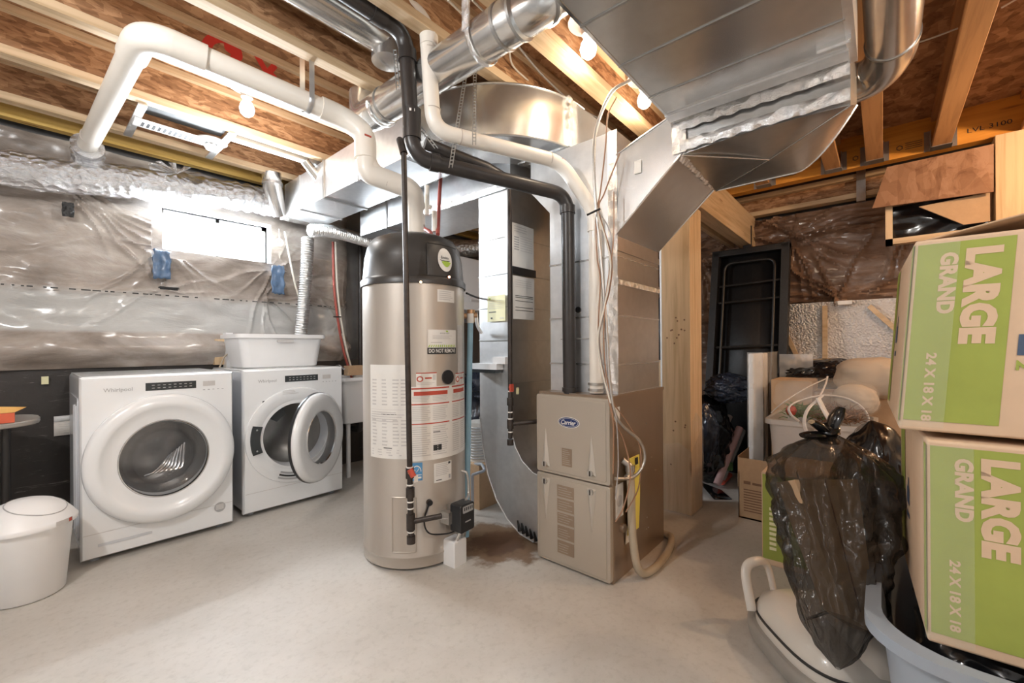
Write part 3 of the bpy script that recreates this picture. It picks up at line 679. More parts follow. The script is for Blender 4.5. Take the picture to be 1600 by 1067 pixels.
MB().box((at(801, 424, 'Y', 1.65).x, 1.648, at(815, 430, 'Y', 1.65).z), (at(837, 424, 'Y', 1.65).x, 1.655, at(815, 421, 'Y', 1.65).z + .01), 'black').build('tape_strip', label='black tape strip between the two white record sheets', cat='tape')
rows = [(.1, .85, .2, .92, 'greenlogo'), (.1, .35, .5, .38, 'ink')] + [(.1, .78 - .07 * k, .9, .79 - .07 * k, 'inkfaint') for k in range(5)] + [(.2, .1, .3, .16, 'ink'), (.7, .1, .92, .13, 'inkfaint')]
doc('inspection_tag', 'pale yellow printed sheet on the bright face of the return duct', 762, 463, 790, 503, 'X', 1.90, 'paperyel', rows)
# horizontal return trunk behind the heater
r_ = thing('return_trunk_duct', 'silver return trunk behind the water heater with foil taped top', 'duct', (2.15, 2.6, 2.07))
MB().box((1.905, 1.66, 2.072), (2.40, 3.36, 2.34), 'galv_light').build('duct_body', r_)
mb = MB(); mb.box((1.897, 2.95, 2.064), (2.404, 2.97, 2.35), 'seam'); mb.build('seam', r_)
mb = MB(); mb.grid(lambda u, v_: V(1.893 + .008 * nz((u * 6, v_, 0), 4), 1.66 + 1.2 * u, 2.27 + .09 * v_), 60, 6, 'foil'); mb.build('tape', r_); mb = MB(); mb.grid(lambda u, v_: V(1.893 + .008 * nz((u * 6, v_, 4), 4), 1.66 + .9 * u, 2.06 + .04 * v_), 60, 3, 'foil'); mb.build('tape', r_)
# foil-wrapped round duct along the window wall
mb = MB()
def foilpipe(path, r, n, mat, amp, seed, tw=24):
    pts = smooth(path, n); mb = MB(); k = len(pts); vs_ = []
    mb.tube(pts, [r * (1 + amp * nz((i * .35, seed, 0), 1)) for i in range(k)], mat, tw)
    mb.v = [tuple(Vector(p) + Vector((nz(p, 9, seed), nz(p, 9, seed + 1), nz(p, 9, seed + 2))) * r * amp * .7) for p in mb.v]
    return mb
r_ = thing('foil_wrapped_duct', 'long foil-wrapped insulated duct along the top of the window wall', 'duct', (.2, 3.78, 2.1))
foilpipe([(X0, 3.74, 2.14), (-.5, 3.75, 2.15), (0, 3.77, 2.16), (.5, 3.79, 2.235), (1.0, 3.80, 2.30), (1.42, 3.80, 2.33)], .105, 30, 'foil_wrap', .16, 3).build('wrap', r_, sharp=80)
foilpipe([(.28, 3.80, 2.22), (.28, 3.70, 2.33), (.27, 3.60, 2.345)], .075, 12, 'foil_wrap', .14, 5).build('branch', r_, sharp=80)
mb = MB()
for k in range(12):
    a = k * .55; mb.poly([V(.72, 3.70, 2.34), V(.72 + .16 * math.cos(a), 3.66, 2.34 + .06 * math.sin(a)), V(.72 + .16 * math.cos(a + .25), 3.68, 2.34 + .06 * math.sin(a + .25))], 'foil_wrap')
mb.build('foil_flap', r_)
# round drop from trunk to wall duct
r_ = thing('round_duct', 'short silver round duct funnel at the wall end of the left trunk duct', 'duct', (1.38, 3.70, 2.2))
MB().tube([V(1.30, 3.62, 2.50), V(1.31, 3.63, 2.40), V(1.40, 3.74, 2.22)], [.07, .07, .055], 'galv_smooth', 24).build('pipe', r_)
MB().ring(V(1.31, 3.63, 2.42), V(0, 0, 1), .074, .02, 'galv_light', 24).build('collar', r_)
# flexible ducts
def flex(name, lab, path, r, pitch=.02):
    pts = smooth(path, 40); L = 0; mb = MB(); q = [pts[0]]; acc = 0
    for a, b_ in zip(pts, pts[1:]):
        L += (b_ - a).length
    n = int(L / (pitch / 2)); out = []; d = 0; i = 0; step = L / n; pos = 0; cum = [0]
    for a, b_ in zip(pts, pts[1:]): cum.append(cum[-1] + (b_ - a).length)
    for k in range(n + 1):
        t = min(k * step, cum[-1] - 1e-6)
        while cum[i + 1] < t: i += 1
        f = (t - cum[i]) / max(1e-9, cum[i + 1] - cum[i]); out.append(pts[i].lerp(pts[i + 1], f))
    mb.tube(out, [r * (1 if k % 2 else .84) for k in range(len(out))], 'foil_flex', 22)
    return mb.build(name, label=lab, cat='duct')
M['foil_flex'] = crinkle('flexible_foil', (.80, .80, .79), 40, .25, .28)
flex('flexible_duct', 'ribbed foil dryer vent hose rising behind the laundry basket', [at(481, 372, 'Y', 3.72), at(479, 420, 'Y', 3.70), at(473, 490, 'Y', 3.72), at(466, 560, 'Y', 3.78)], .052)
flex('flexible_duct', 'ribbed foil hose running level from the trunk end toward the heater top', [at(484, 360, 'Y', 3.6), at(520, 362, 'Y', 3.62), at(570, 376, 'Y', 3.66), at(640, 398, 'Y', 3.72)], .055)
flex('flexible_duct', 'ribbed foil hose above the white box between heater and return duct', [at(700, 388, 'Y', 3.3), at(740, 388, 'Y', 3.3), at(800, 380, 'Y', 3.3)], .09, .02)

# ================================================================== PIPES
def pipe(name, lab, path, r, mat, rad, rings=(), ringmat='pvc_ring', cat='pipe', n=22, hubs=()):
    t = thing(name, lab, cat, Vector(path[0])); MB().tube(bend(path, rad, 8), r, mat, n).build('pipe_run', t, sharp=60)
    for (c, nn, L) in hubs: MB().ring(Vector(c), Vector(nn), r * 1.16, L, mat, n).build('coupling', t)
    if rings:
        for c, nn in rings: MB().ring(Vector(c), Vector(nn), r * 1.03, .003, ringmat, n).build('joint_line', t)
    return t
# big white vent pipe
A = V(.30, 2.16, 2.35); B_ = V(1.13, 2.16, 2.35)
pw = pipe('white_vent_pipe', 'thick white vent pipe from the window wall across to the water heater top',
     [(.27, 3.62, 2.35), far(224, 50, 1.655), far(535, 183, 2.17), far(570, 208, 2.2), far(574, 270, 2.2), far(646, 297, 2.3), far(649, 335, 2.38), (1.46, 1.985, 1.70)], .0465, 'pvc', .10,
     [((.272, 3.45, 2.352), (0, 1, 0)), (far(500, 168, 2.115), far(535, 183, 2.17) - far(224, 50, 1.655)), (far(570, 222, 2.2), (0, 0, 1)), (far(607, 283, 2.24), (.8, -.5, -.3))],
     hubs=[(far(224, 50, 1.655).lerp(far(535, 183, 2.17), .17), far(535, 183, 2.17) - far(224, 50, 1.655), .09), (far(649, 345, 2.4), (0, 0, 1), .05), (far(571, 235, 2.2), (0, 0, 1), .09)])
Ae, Be, Ce = far(224, 50, 1.655), V(.27, 3.62, 2.35), far(535, 183, 2.17)
for pts_ in ([Ae.lerp(Be, .14), Ae, Ae.lerp(Ce, .26)], [Ae.lerp(Ce, .86), Ce, far(570, 208, 2.2), far(571, 238, 2.2)], [far(572, 252, 2.2), far(574, 270, 2.2), far(646, 297, 2.3), far(649, 325, 2.37)]):
    MB().tube(bend(pts_, .10, 8), .0535, 'pvc', 24).build('elbow', pw, sharp=50)
mb = MB(); sc_ = far(224, 50, 1.655).lerp(far(535, 183, 2.17), .78); y_ = sc_.y
mb.tube([V(sc_.x, y_ + .052 * math.cos(a), sc_.z + .052 * math.sin(a)) for a in [-PI + PI * j / 10 for j in range(11)]], .012, 'galv_light', 6, flat=.15)
for q in (-1, 1): mb.box((sc_.x - .012, y_ + q * .052 - .0015, sc_.z), (sc_.x + .012, y_ + q * .052 + .0015, 2.60), 'galv_light')
mb.build('hanger_strap', pw)
q_ = far(575, 212, 2.12); MB().box(q_ - V(.018, .002, .004), q_ + V(.018, .002, .004), 'red').build('print_mark', pw)
# black ABS intake
XB, YB = 1.84, 1.215
pb = pipe('black_vent_pipe', 'thick black plastic pipe dropping in two bends down to the furnace',
     [(-.6, 1.60, 2.53), (1.115, 1.575, 2.50), (1.135, 1.555, 1.955), (XB, YB, 1.895), (XB + .01, YB, .88)], .034, 'abs', .09,
     hubs=[((1.12, 1.57, 2.40), (0, 0, 1), .05), ((1.133, 1.557, 2.10), (0, 0, 1), .13), ((1.22, 1.512, 1.948), (.9, -.45, -.05), .04), ((XB, YB, 1.82), (0, 0, 1), .04), ((XB + .01, YB, .90), (0, 0, 1), .02), ((.98, 1.577, 2.503), (1, 0, 0), .06)])
MB().patch(lambda u, v_: V(1.1005 + .02 * u, 1.5315 - .012 * u, 2.14 + .012 * v_), 0, 0, 1, 1, 'joint').build('sticker', pb)
# white PVC exhaust
XW, YW = 1.875, 1.075
pf = pipe('white_furnace_pipe', 'thick white plastic exhaust pipe zigzagging down to the furnace top',
     [(.2, 1.62, 2.60), (1.17, 1.50, 2.56), (1.19, 1.48, 2.07), (1.78, 1.215, 2.045), (XW, YW, 1.78), (XW, YW, .89)], .034, 'pvc', .085,
     [((1.18, 1.49, 2.42), (0, 0, 1)), ((1.188, 1.482, 2.16), (0, 0, 1)), ((1.30, 1.43, 2.066), (.9, -.4, 0)), ((1.72, 1.24, 2.048), (.9, -.4, 0))],
     hubs=[((1.178, 1.492, 2.46), (0, 0, 1), .05), ((XW, YW, 1.72), (0, 0, 1), .06)])
for z in (.905, .935): MB().ring(V(XW, YW, z), V(0, 0, 1), .041, .012, 'conduit', 22).build('hose_clamp', pf, label='steel band clamp around the pipe foot')
MB().box((1.755, 1.188, 2.04), (1.785, 1.192, 2.05), 'red').build('print_mark', pf)
# perforated hanger straps
def strap(lab, top, bot, loop_r, nn):
    mb = MB(); top, bot = Vector(top), Vector(bot); d = bot - top; L = d.length; n = int(L / .022)
    side = V(.6556, -.755, 0); t_ = d.normalized()
    for k in range(n):
        c = top + d * ((k + .5) / n)
        for s_ in (-1, 1): mb.tube([c - t_ * .011 + side * s_ * .007, c + t_ * .011 + side * s_ * .007], .0022, 'seam', 5)
        mb.tube([c - t_ * .011 - side * .007, c - t_ * .011 + side * .007], .0022, 'seam', 5)
    mb.build('perforated_strap', label=lab, cat='strap', group='perforated pipe straps')
strap('perforated strap holding up the white furnace pipe at its middle', at(742, 112, 'Z', 2.46), far(741, 226, 1.86), .04, None)
strap('perforated strap running past the white pipe down to the black pipe', at(727, 120, 'Z', 2.46), far(704, 262, 1.84), .04, None)
strap('perforated strap beside the vertical black pipe at the top', at(617, 78, 'Z', 2.5), far(622, 140, 1.95), .04, None)
strap('perforated strap slanting below the white elbow', far(650, 190, 1.9), far(682, 232, 1.88), .04, None)
# second black pipe stub behind
MB().tube([far(664, 224, 2.1), far(760, 262, 2.25), far(790, 280, 2.3)], .03, 'abs', 16).build('black_pipe', label='short black pipe behind the straps above the heater', cat='pipe')

def gas(name, lab, x0, y0, path_low):
    pass
# gas drop in front of the heater
r_ = thing('gas_pipe', 'black iron gas drop pipe in front of the water heater', 'pipe', (1.21, 1.715, 0))
GT = far(631, 240, 2.05); GB = far(642.5, 852, 2.05)
def gp(t): return GT.lerp(GB, t)
mb = MB(); mb.tube([gp(0), gp(.84)], .0135, 'iron', 16); mb.build('riser', r_)
mb = MB(); mb.tube([gp(.84), gp(.985)], .0145, 'iron', 16); mb.build('drip_leg', r_)
for t0, L in ((.865, .045), (.94, .075), (.985, .035)):
    c = gp(t0); MB().ring(c, V(0, 0, 1), .021, L, 'iron', 16).build('fitting', r_)
mb = MB()
for t0 in (.80, .845, .888, .905, .965): mb.ring(gp(t0), V(0, 0, 1), .0165, .006, 'joint', 14)
mb.build('thread_tape', r_)
mb = MB(); mb.ring(gp(.815), V(0, 0, 1), .02, .05, 'iron', 14); mb.build('shutoff_valve', r_)
mb = MB(); c = gp(.81); dcam = V(-.58, -.81, 0)
mb.tube([c, c + dcam * .03], .009, 'brass', 12); mb.tube([c + dcam * .03 + V(0, 0, .016), c + dcam * .034 + V(.012, -.014, -.018)], .014, 'red', 12); mb.build('valve_handle', r_, label='red valve handle')
MB().box(c + V(.0, -.035, -.05), c + V(.022, -.033, -.015), 'paper').build('tag', r_)
c = gp(.94); HV = far(697, 800, 2.10)
MB().tube([c, far(690, 806, 2.06)], .013, 'iron', 14).build('branch_pipe', r_)
MB().tube([gp(.0) + V(0, 0, -.0), gp(0) + V(.0, .02, .05), gp(0) + V(.02, .06, .09)], .018, 'iron', 14).build('top_elbow', r_)
# gas drop beside the furnace
r_ = thing('gas_pipe', 'black iron gas pipe with red valve against the return duct', 'pipe', (1.72, 1.5, 0))
GT = far(796, 292, 2.33); GB = far(797.5, 697, 2.30)
mb = MB(); mb.tube([gp(0), gp(.97)], .0125, 'iron', 14); mb.build('riser', r_)
for t0, L in ((.83, .04), (.915, .05), (.985, .03)): MB().ring(gp(t0), V(0, 0, 1), .018, L, 'iron', 14).build('fitting', r_)
mb = MB()
for t0 in (.79, .87, .945, .895): mb.ring(gp(t0), V(0, 0, 1), .0145, .006, 'joint', 12)
mb.build('thread_tape', r_)
c = gp(.775); mb = MB(); mb.tube([c, c + dcam * .03], .010, 'red', 10); mb.box(c + dcam * .03 + V(-.018, 0, -.02), c + dcam * .035 + V(.01, -.006, .02), 'red'); mb.build('valve_handle', r_, label='red valve handle')
MB().box(c + V(.0, -.045, -.035), c + V(.02, -.043, -.0), 'paperyel').build('tag', r_)
MB().tube([gp(.915), V(1.90, 1.392, gp(.915).z + .01)], .012, 'iron', 14).build('branch_pipe', r_)
# small water lines above the heater
def line(nm, lab, pts, r, mat, cat='pipe', rad=.03): 
    return MB().tube(bend(pts, rad, 5), r, mat, 12).build(nm, label=lab, cat=cat)
line('red_pipe', 'dark red water pipe rising from the heater top', [far(684, 366, 2.42), far(687, 300, 2.75), far(689, 276, 2.85)], .0115, 'copper')
line('red_pipe', 'dark red water pipe lying level behind the heater top', [far(640, 345, 2.75), far(672, 362, 2.52), far(674, 368, 2.46), far(674, 375, 2.42)], .012, 'copper')
r_ = thing('drain_fitting', 'beige plastic pipe tee and stub behind the heater outlet', 'pipe fitting', far(665, 330, 2.5))
MB().tube([far(667, 336, 2.5), far(667, 290, 2.5)], .014, 'pvc', 12).build('riser', r_)
MB().tube([far(652, 318, 2.5), far(674, 324, 2.5)], .013, 'pvc', 12).build('tee', r_)
MB().tube([far(679, 362, 2.45), far(679, 330, 2.45)], .015, 'pvc', 12).build('stub', r_)
MB().tube([far(655, 325, 2.48), far(662, 340, 2.46)], .011, 'pvc', 12).build('arm', r_)
# pex lines at the wall
r_ = thing('pex_lines', 'red and white flexible water lines running down the wall to the sink', 'pipe', at(548, 590, 'Y', 3.8))
MB().tube(smooth([at(520, 378, 'Y', 3.8), at(523, 460, 'Y', 3.78), at(535, 540, 'Y', 3.8), at(550, 592, 'Y', 3.8)]), .011, 'copper', 12).build('red_line', r_)
MB().tube(smooth([at(524, 378, 'Y', 3.79), at(528, 460, 'Y', 3.77), at(540, 540, 'Y', 3.79), at(554, 592, 'Y', 3.79)]), .009, 'wirewhite', 12).build('white_line', r_)
MB().tube([at(521, 495, 'Y', 3.77), at(533, 495, 'Y', 3.77)], .006, 'iron', 8).build('clip', r_)
MB().tube([at(563, 385, 'Y', 3.93), at(563, 600, 'Y', 3.93)], .022, 'abs', 14).build('drain_stack', label='black drain stack in the dark corner left of the heater', cat='pipe')
mb = MB(); mb.tube(smooth([at(445, 362, 'Y', 3.85), at(452, 400, 'Y', 3.85), at(460, 440, 'Y', 3.85), at(467, 465, 'Y', 3.85)]), .008, 'wirewhite', 8)
mb.build('white_cable', label='white cable hanging down the poly wall right of the window', cat='cable')
c = at(437, 379, 'Y', 3.82); mb = MB(); mb.tube([c + V(.028 * math.cos(a), 0, .03 * math.sin(a)) for a in [2 * PI * k / 20 for k in range(20)]], .007, 'wirewhite', 8, closed=True)
mb.tube([c + V(0, 0, .03), at(436, 358, 'Y', 3.82)], .003, 'wirewhite', 6); mb.build('cable_coil', label='small coil of white cable hanging right of the window', cat='cable')

# ================================================================== WASHER / DRYER
def appliance(nm, lab, x0, x1, y0, y1, H, washer):
    r = thing(nm, lab, 'washing machine' if washer else 'dryer', ((x0 + x1) / 2, (y0 + y1) / 2, 0)); cx = (x0 + x1) / 2
    fp = lambda u, v_: V(x0 + u, y0 - .0015, v_)
    mb = MB(); pr = rrect(x0 + .004, .03, x1 - .004, H, .02); n = len(pr)
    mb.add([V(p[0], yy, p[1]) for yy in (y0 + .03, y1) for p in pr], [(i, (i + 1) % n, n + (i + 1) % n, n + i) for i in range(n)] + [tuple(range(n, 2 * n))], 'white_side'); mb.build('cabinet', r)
    # front panel with hole
    mb = MB(); cz = .505; N = 64; ro = .225 if not washer else .2
    rect = []
    for k in range(N):
        a = 2 * PI * k / N; dx, dz = math.cos(a), math.sin(a)
        hx = (x1 - x0) / 2; up = (H - cz) if dz > 0 else (cz - .025); s_ = min(hx / abs(dx) if abs(dx) > 1e-6 else 9, up / abs(dz) if abs(dz) > 1e-6 else 9)
        rect.append((cx + dx * s_, cz + dz * s_))
    for (c_x, c_z) in ((x1, H), (x0, H), (x0, .025), (x1, .025)):
        k = min(range(N), key=lambda i: math.hypot(rect[i][0] - c_x, rect[i][1] - c_z)); rect[k] = (c_x, c_z)
    vs_ = [V(cx + ro * math.cos(2 * PI * k / N), y0, cz + ro * math.sin(2 * PI * k / N)) for k in range(N)]
    rm = [(cx + (p[0] - cx) * .975, cz + (p[1] - cz) * .982) for p in rect]
    vs_ += [V(p[0], y0, p[1]) for p in rm] + [V(p[0], y0 + .012, p[1]) for p in rect] + [V(p[0], y0 + .04, p[1]) for p in rect]
    fs = [(a * N + k, a * N + (k + 1) % N, (a + 1) * N + (k + 1) % N, (a + 1) * N + k) for a in range(3) for k in range(N)]
    mb.add(vs_, fs, 'white'); mb.build('front_panel', r, sharp=50)
    MB().box((x0 + .01, y0 + .03, H - .006), (x1 - .01, y1 - .01, H + .003), 'white').build('top_panel', r, bevel=.003)
    for fx in (x0 + .06, x1 - .06):
        for fy in (y0 + .07, y1 - .08): MB().lathe([(0, 0), (.02, 0), (.02, .012), (.01, .014), (.01, .04)], V(fx, fy, 0), 'grey', 12).build('foot', r)
    # control panel
    mb = MB(); w_ = x1 - x0; za = H - .088 if washer else H - .092
    mb.patch(fp, w_ * .38, za, w_ * .72, za + .044, 'panelblk'); g2 = lambda u, v_: fp(u, v_) + V(0, -.001, 0)
    for k in range(8):
        for j in range(2): mb.patch(g2, w_ * (.42 + .036 * k), za + .012 + .016 * j, w_ * (.438 + .036 * k), za + .0155 + .016 * j, 'greyprint')
    mb.build('control_panel', r, label='black strip of cycle buttons')
    mb = MB(); mb.patch(fp, w_ * .77, za + .008, w_ * .86, za + .038, 'inkfaint'); 
    for k in range(5): mb.patch(fp, w_ * (.77 + .035 * k), za - .016, w_ * (.785 + .035 * k), za - .012, 'greyprint')
    mb.build('display', r, label='pale grey display and small buttons')
    mb = MB(); mb.text('Whirlpool', fp, w_ * .13, za + .0, w_ * .17, .026, 'greyprint', .004); mb.build('logo', r)
    # lower panel line
    mb = MB(); mb.patch(fp, .01, .155, w_ - .01, .158, 'inkfaint'); mb.build('panel_line', r)
    RX = Matrix.Rotation(PI / 2, 4, 'X')      # lathe axis z -> -y
    if washer:
        o = V(cx, y0, cz)
        MB().lathe([(.338, 0), (.341, .022), (.337, .038), (.322, .052), (.295, .058), (.275, .057), (.27, .052), (.225, .046), (.206, .042), (.203, .01)], o, 'white', 72, RX, sy=1.06).build('door', r, sharp=60)
        dr = [c_ for c_ in r.children if c_.name.startswith('door')][0]
        MB().lathe([(.205, .040), (.203, .043), (.200, .043), (.196, .03)], o, 'chrome', 72, RX, sy=1.06).build('trim_ring', dr)
        MB().lathe([(.196, .036), (.185, .030), (.160, .012), (.142, -.006), (.135, .004), (.12, .012), (.07, .020), (0, .022)], o, 'glass', 60, RX, sy=1.06).build('glass_bowl', dr, sharp=80)
        MB().lathe([(.2, -.005), (.19, -.06), (.19, -.16), (.22, -.18), (.23, -.42), (0, -.42)], o, 'steel', 60, RX).build('drum', r)
        mb = MB()
        for k in range(7): mb.tube(smooth([o + V(-.07 + .02 * k, .13, -.12 + .004 * k), o + V(-.02 + .02 * k, .12, -.10), o + V(.05 + .012 * k, .14, -.02 + .01 * k)]), .006, 'chrome', 6)
        mb.build('drum_fin', r)
        mb = MB(); mb.lathe([(0, 0), (.03, .001)], V(x1 - .075, y0 - .0015, .14), 'greyprint', 24, RX)
        for k in range(4): mb.patch(g2, w_ - .095, .128 + .008 * k, w_ - .055, .131 + .008 * k, 'paper')
        mb.build('round_sticker', r)
        mb = MB(); ys = y0 + .12
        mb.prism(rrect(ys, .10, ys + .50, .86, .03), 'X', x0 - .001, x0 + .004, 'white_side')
        for q in (.0, .09): mb.tube([V(x0 - .001, ys + q + .03, .14), V(x0 - .001, ys + q + .03, .82)], .009, 'white_side', 8)
        mb.build('side_panel', r)
        mb = MB(); mb.patch(g2, w_ - .62, .085, w_ - .4, .10, 'white_side'); mb.build('service_plate', r)
    else:
        o = V(cx, y0, cz)
        MB().lathe([(.335, 0), (.333, .008), (.325, .010), (.255, .004), (.235, -.006), (.226, -.02)], o, 'white', 72, RX).build('opening_ring', r, sharp=60)
        MB().lathe([(.228, -.015), (.215, -.05), (.212, -.10)], o, 'white_side', 60, RX).build('throat', r)
        MB().lathe([(.214, -.10), (.29, -.11), (.29, -.50), (0, -.50)], o, 'steel', 60, RX).build('drum', r)
        mb = MB(); mb.prism([(o.x - .30 + .06 * abs(math.cos(a)) * 0 + .0 - .0 + .022 * math.cos(a * 1) * 0 + (.0), 0) for a in []] or arc_pts(o.x, o.z, .305, PI - .33, PI + .33, 8) + arc_pts(o.x, o.z, .245, PI + .36, PI - .36, 8), 'Y', y0 - .014, y0 - .008, 'panelblk')
        for s_ in (-.26, .26): mb.ring(V(o.x - .275 * math.cos(s_), y0 - .016, o.z + .275 * math.sin(s_)), V(0, 1, 0), .006, .004, 'chrome', 10)
        mb.build('door_catch_plate', r, label='black curved strike plate')
        MB().prism(arc_pts(o.x, o.z, .228, 1.95, 2.5, 8)[::-1] + arc_pts(o.x, o.z, .16, 2.45, 2.0, 6)[::-1], 'Y', y0 + .03, y0 + .05, 'panelblk').build('lint_vent', r)
        mb = MB(); mb.patch(fp, .115, .735, .155, .765, 'panelblk'); mb.patch(fp, .19, .745, .215, .765, 'inkfaint')
        for k in range(3): mb.patch(lambda u, v_: fp(u, v_) + V(0, -.011, 0), .24, .80 + .010 * k, .24 + R.uniform(.08, .16), .804 + .010 * k, 'inkfaint')
        mb.build('stickers', r)
        mb = MB()
        for k in range(3): mb.prism(arc_pts(o.x, o.z, .262 + .02 * k, -PI / 2 - .45, -PI / 2 + .05, 8) + arc_pts(o.x, o.z, .274 + .02 * k, -PI / 2 + .05, -PI / 2 - .45, 8), 'Y', y0 - .0095, y0 - .008, 'ink' if k == 1 else 'greyprint')
        mb.build('warning_label', r)
        # open door, hinged at the right
        th = math.radians(35); hx, hy = cx + .285, y0 - .02; u_ = V(-math.cos(th), -math.sin(th), 0); nn = V(math.sin(th), -math.cos(th), 0) * 1.0
        oc = V(hx, hy, cz) + u_ * .298
        Mx = Matrix(((-u_.x, 0, nn.x, 0), (-u_.y, 0, nn.y, 0), (0, 1, 0, 0), (0, 0, 0, 1)))
        d = MB().lathe([(.182, .05), (.188, .054), (.21, .056), (.262, .060), (.285, .056), (.302, .040), (.306, .012), (.295, -.004), (.21, -.01), (.18, -.008)], oc, 'white', 72, Mx).build('door', r, label='open round door with dark glass', sharp=60)
        MB().lathe([(.307, .002), (.309, .012), (.307, .022)], oc, 'black', 64, Mx).build('gasket', d)
        MB().lathe([(.184, .048), (.181, .056), (.175, .050)], oc, 'chrome', 60, Mx).build('trim_ring', d)
        MB().lathe([(.182, .045), (.16, .02), (.14, -.03), (.10, -.04), (0, -.04)], oc, 'glass', 48, Mx).build('glass_bowl', d, sharp=80)
        MB().box((hx - .005, hy - .01, cz - .06), (hx + .02, y0 + .002, cz + .06), 'white').build('hinge', r)
    return r
appliance('washing_machine', 'white front-loading washer with closed round glass door, left of the dryer', .197, .882, 3.11, 3.86, .975, True)
appliance('clothes_dryer', 'white front-loading dryer with its round door standing open', .957, 1.64, 3.17, 3.88, .975, False)
# basket on the dryer
def tub(name, lab, cat, x0, x1, y0, y1, z0, z1, taper, r, mat, parts=None, rim=.012, th=.004, n=6, build=True, inner=None):
    t = thing(name, lab, cat, ((x0 + x1) / 2, (y0 + y1) / 2, z0)); cx, cy = (x0 + x1) / 2, (y0 + y1) / 2
    def loop(k, z, off=0): 
        f = 1 - taper * (1 - k); return [V(cx + (x - cx) * f, cy + (y - cy) * f, z) for x, y in rrect(x0 + off, y0 + off, x1 - off, y1 - off, r, n)]
    N = 4 * (n + 1); L = [loop(0, z0, .01), loop(.02, z0 + .008), loop(.9, z1 - .03), loop(1, z1 - .028, -rim), loop(1, z1, -rim), loop(1, z1, th), loop(.9, z1 - .03, th * 1.5), loop(0, z0 + .012, th + .01)]
    vs_ = [p for l in L for p in l]; fs = [(a * N + k, a * N + (k + 1) % N, (a + 1) * N + (k + 1) % N, (a + 1) * N + k) for a in range(len(L) - 1) for k in range(N)]
    fs += [tuple(range(N))[::-1], tuple(range((len(L) - 1) * N, len(L) * N))]
    m_ = MB(); m_.add(vs_, fs, mat); m_.build('basin', t, sharp=35); return t
t = tub('laundry_basket', 'white plastic laundry basket standing on the dryer', 'basket', 1.0, 1.60, 3.38, 3.78, .979, 1.225, .12, .06, 'plastic', rim=.018)
mb = MB(); mb.prism(rrect(1.24, 1.165, 1.36, 1.185, .009), 'Y', 3.365, 3.372, 'inkfaint'); mb.build('handle_slot', t)
t = tub('utility_sink', 'white plastic utility sink between the dryer and the heater', 'sink', 1.78, 2.32, 3.42, 3.86, .47, .865, .10, .03, 'plastic')
for fx, fy in ((1.86, 3.5), (2.24, 3.5), (1.86, 3.8), (2.24, 3.8)): MB().tube([(fx, fy, 0), (fx, fy, .48)], .018, 'plastic', 10).build('leg', t)
MB().tube(bend([(2.05, 3.64, .47), (2.05, 3.64, .36), (2.05, 3.86, .36)], .05), .028, 'abs', 14).build('drain_trap', t)
mb = MB(); mb.tube(smooth([(1.88, 3.80, .865), (1.88, 3.80, .93), (1.90, 3.74, .96), (1.92, 3.68, .93)]), .010, 'chrome', 10); mb.build('faucet', t)
MB().box((1.98, 3.72, .865), (2.14, 3.80, .955), 'card').build('small_box', label='small brown item behind the sink edge at the foot of the water lines', cat='box')
t = tub('white_bin', 'small white waste bin on the floor under the utility sink', 'bin', 2.02, 2.22, 3.22, 3.38, 0, .40, .25, .03, 'plastic')
# wash box on wall behind basket
r_ = thing('washer_outlet_box', 'white plastic supply box on lumber blocks behind the laundry basket', 'outlet box', at(345, 548, 'Y', 3.9))
a = at(316, 553, 'Y', 3.88); b_ = at(352, 543, 'Y', 3.88); MB().box((a.x, 3.86, a.z), (b_.x, 3.90, b_.z + .0), 'plastic').build('arm', r_)
a = at(335, 570, 'Y', 3.88); b_ = at(353, 530, 'Y', 3.88); MB().box((a.x, 3.87, a.z), (b_.x, 3.92, b_.z), 'pine_z').build('wood_block', r_)
a = at(352, 580, 'Y', 3.85); b_ = at(362, 520, 'Y', 3.85); MB().box((a.x, 3.82, a.z), (b_.x, 3.90, b_.z), 'plastic').build('box', r_)
MB().tube(smooth([at(343, 574, 'Y', 3.8), at(352, 556, 'Y', 3.8), at(368, 548, 'Y', 3.8)]), .006, 'hose', 8).build('hose', r_)
# envelope behind the washer
mb = MB(); a = at(84, 681, 'Y', 3.93); b_ = at(110, 648, 'Y', 3.93); mf = lambda u, v_: V(a.x + (b_.x - a.x + .06) * u, 3.915, a.z + (b_.z - a.z) * v_)
mb.patch(mf, 0, 0, 1, .72, 'paper'); mb.patch(lambda u, v_: mf(u, v_) + V(0, -.004, 0), 0, .72, 1, 1, 'white'); 
for k in range(5): mb.patch(lambda u, v_: mf(u, v_) + V(0, -.003, 0), .15, .12 + .11 * k, .9, .13 + .11 * k, 'inkfaint')
mb.build('paper_sheet', label='white paper sheet stuck on the black wall left of the washer', cat='paper', solid=.002)
MB().box(at(69, 600, 'Y', 3.92) + V(-.012, 0, 0), at(76, 588, 'Y', 3.90) + V(.0, -.002, 0), 'paperyel').build('wall_scrap', label='tiny yellowed scrap on the black wall above the bin', cat='scrap')
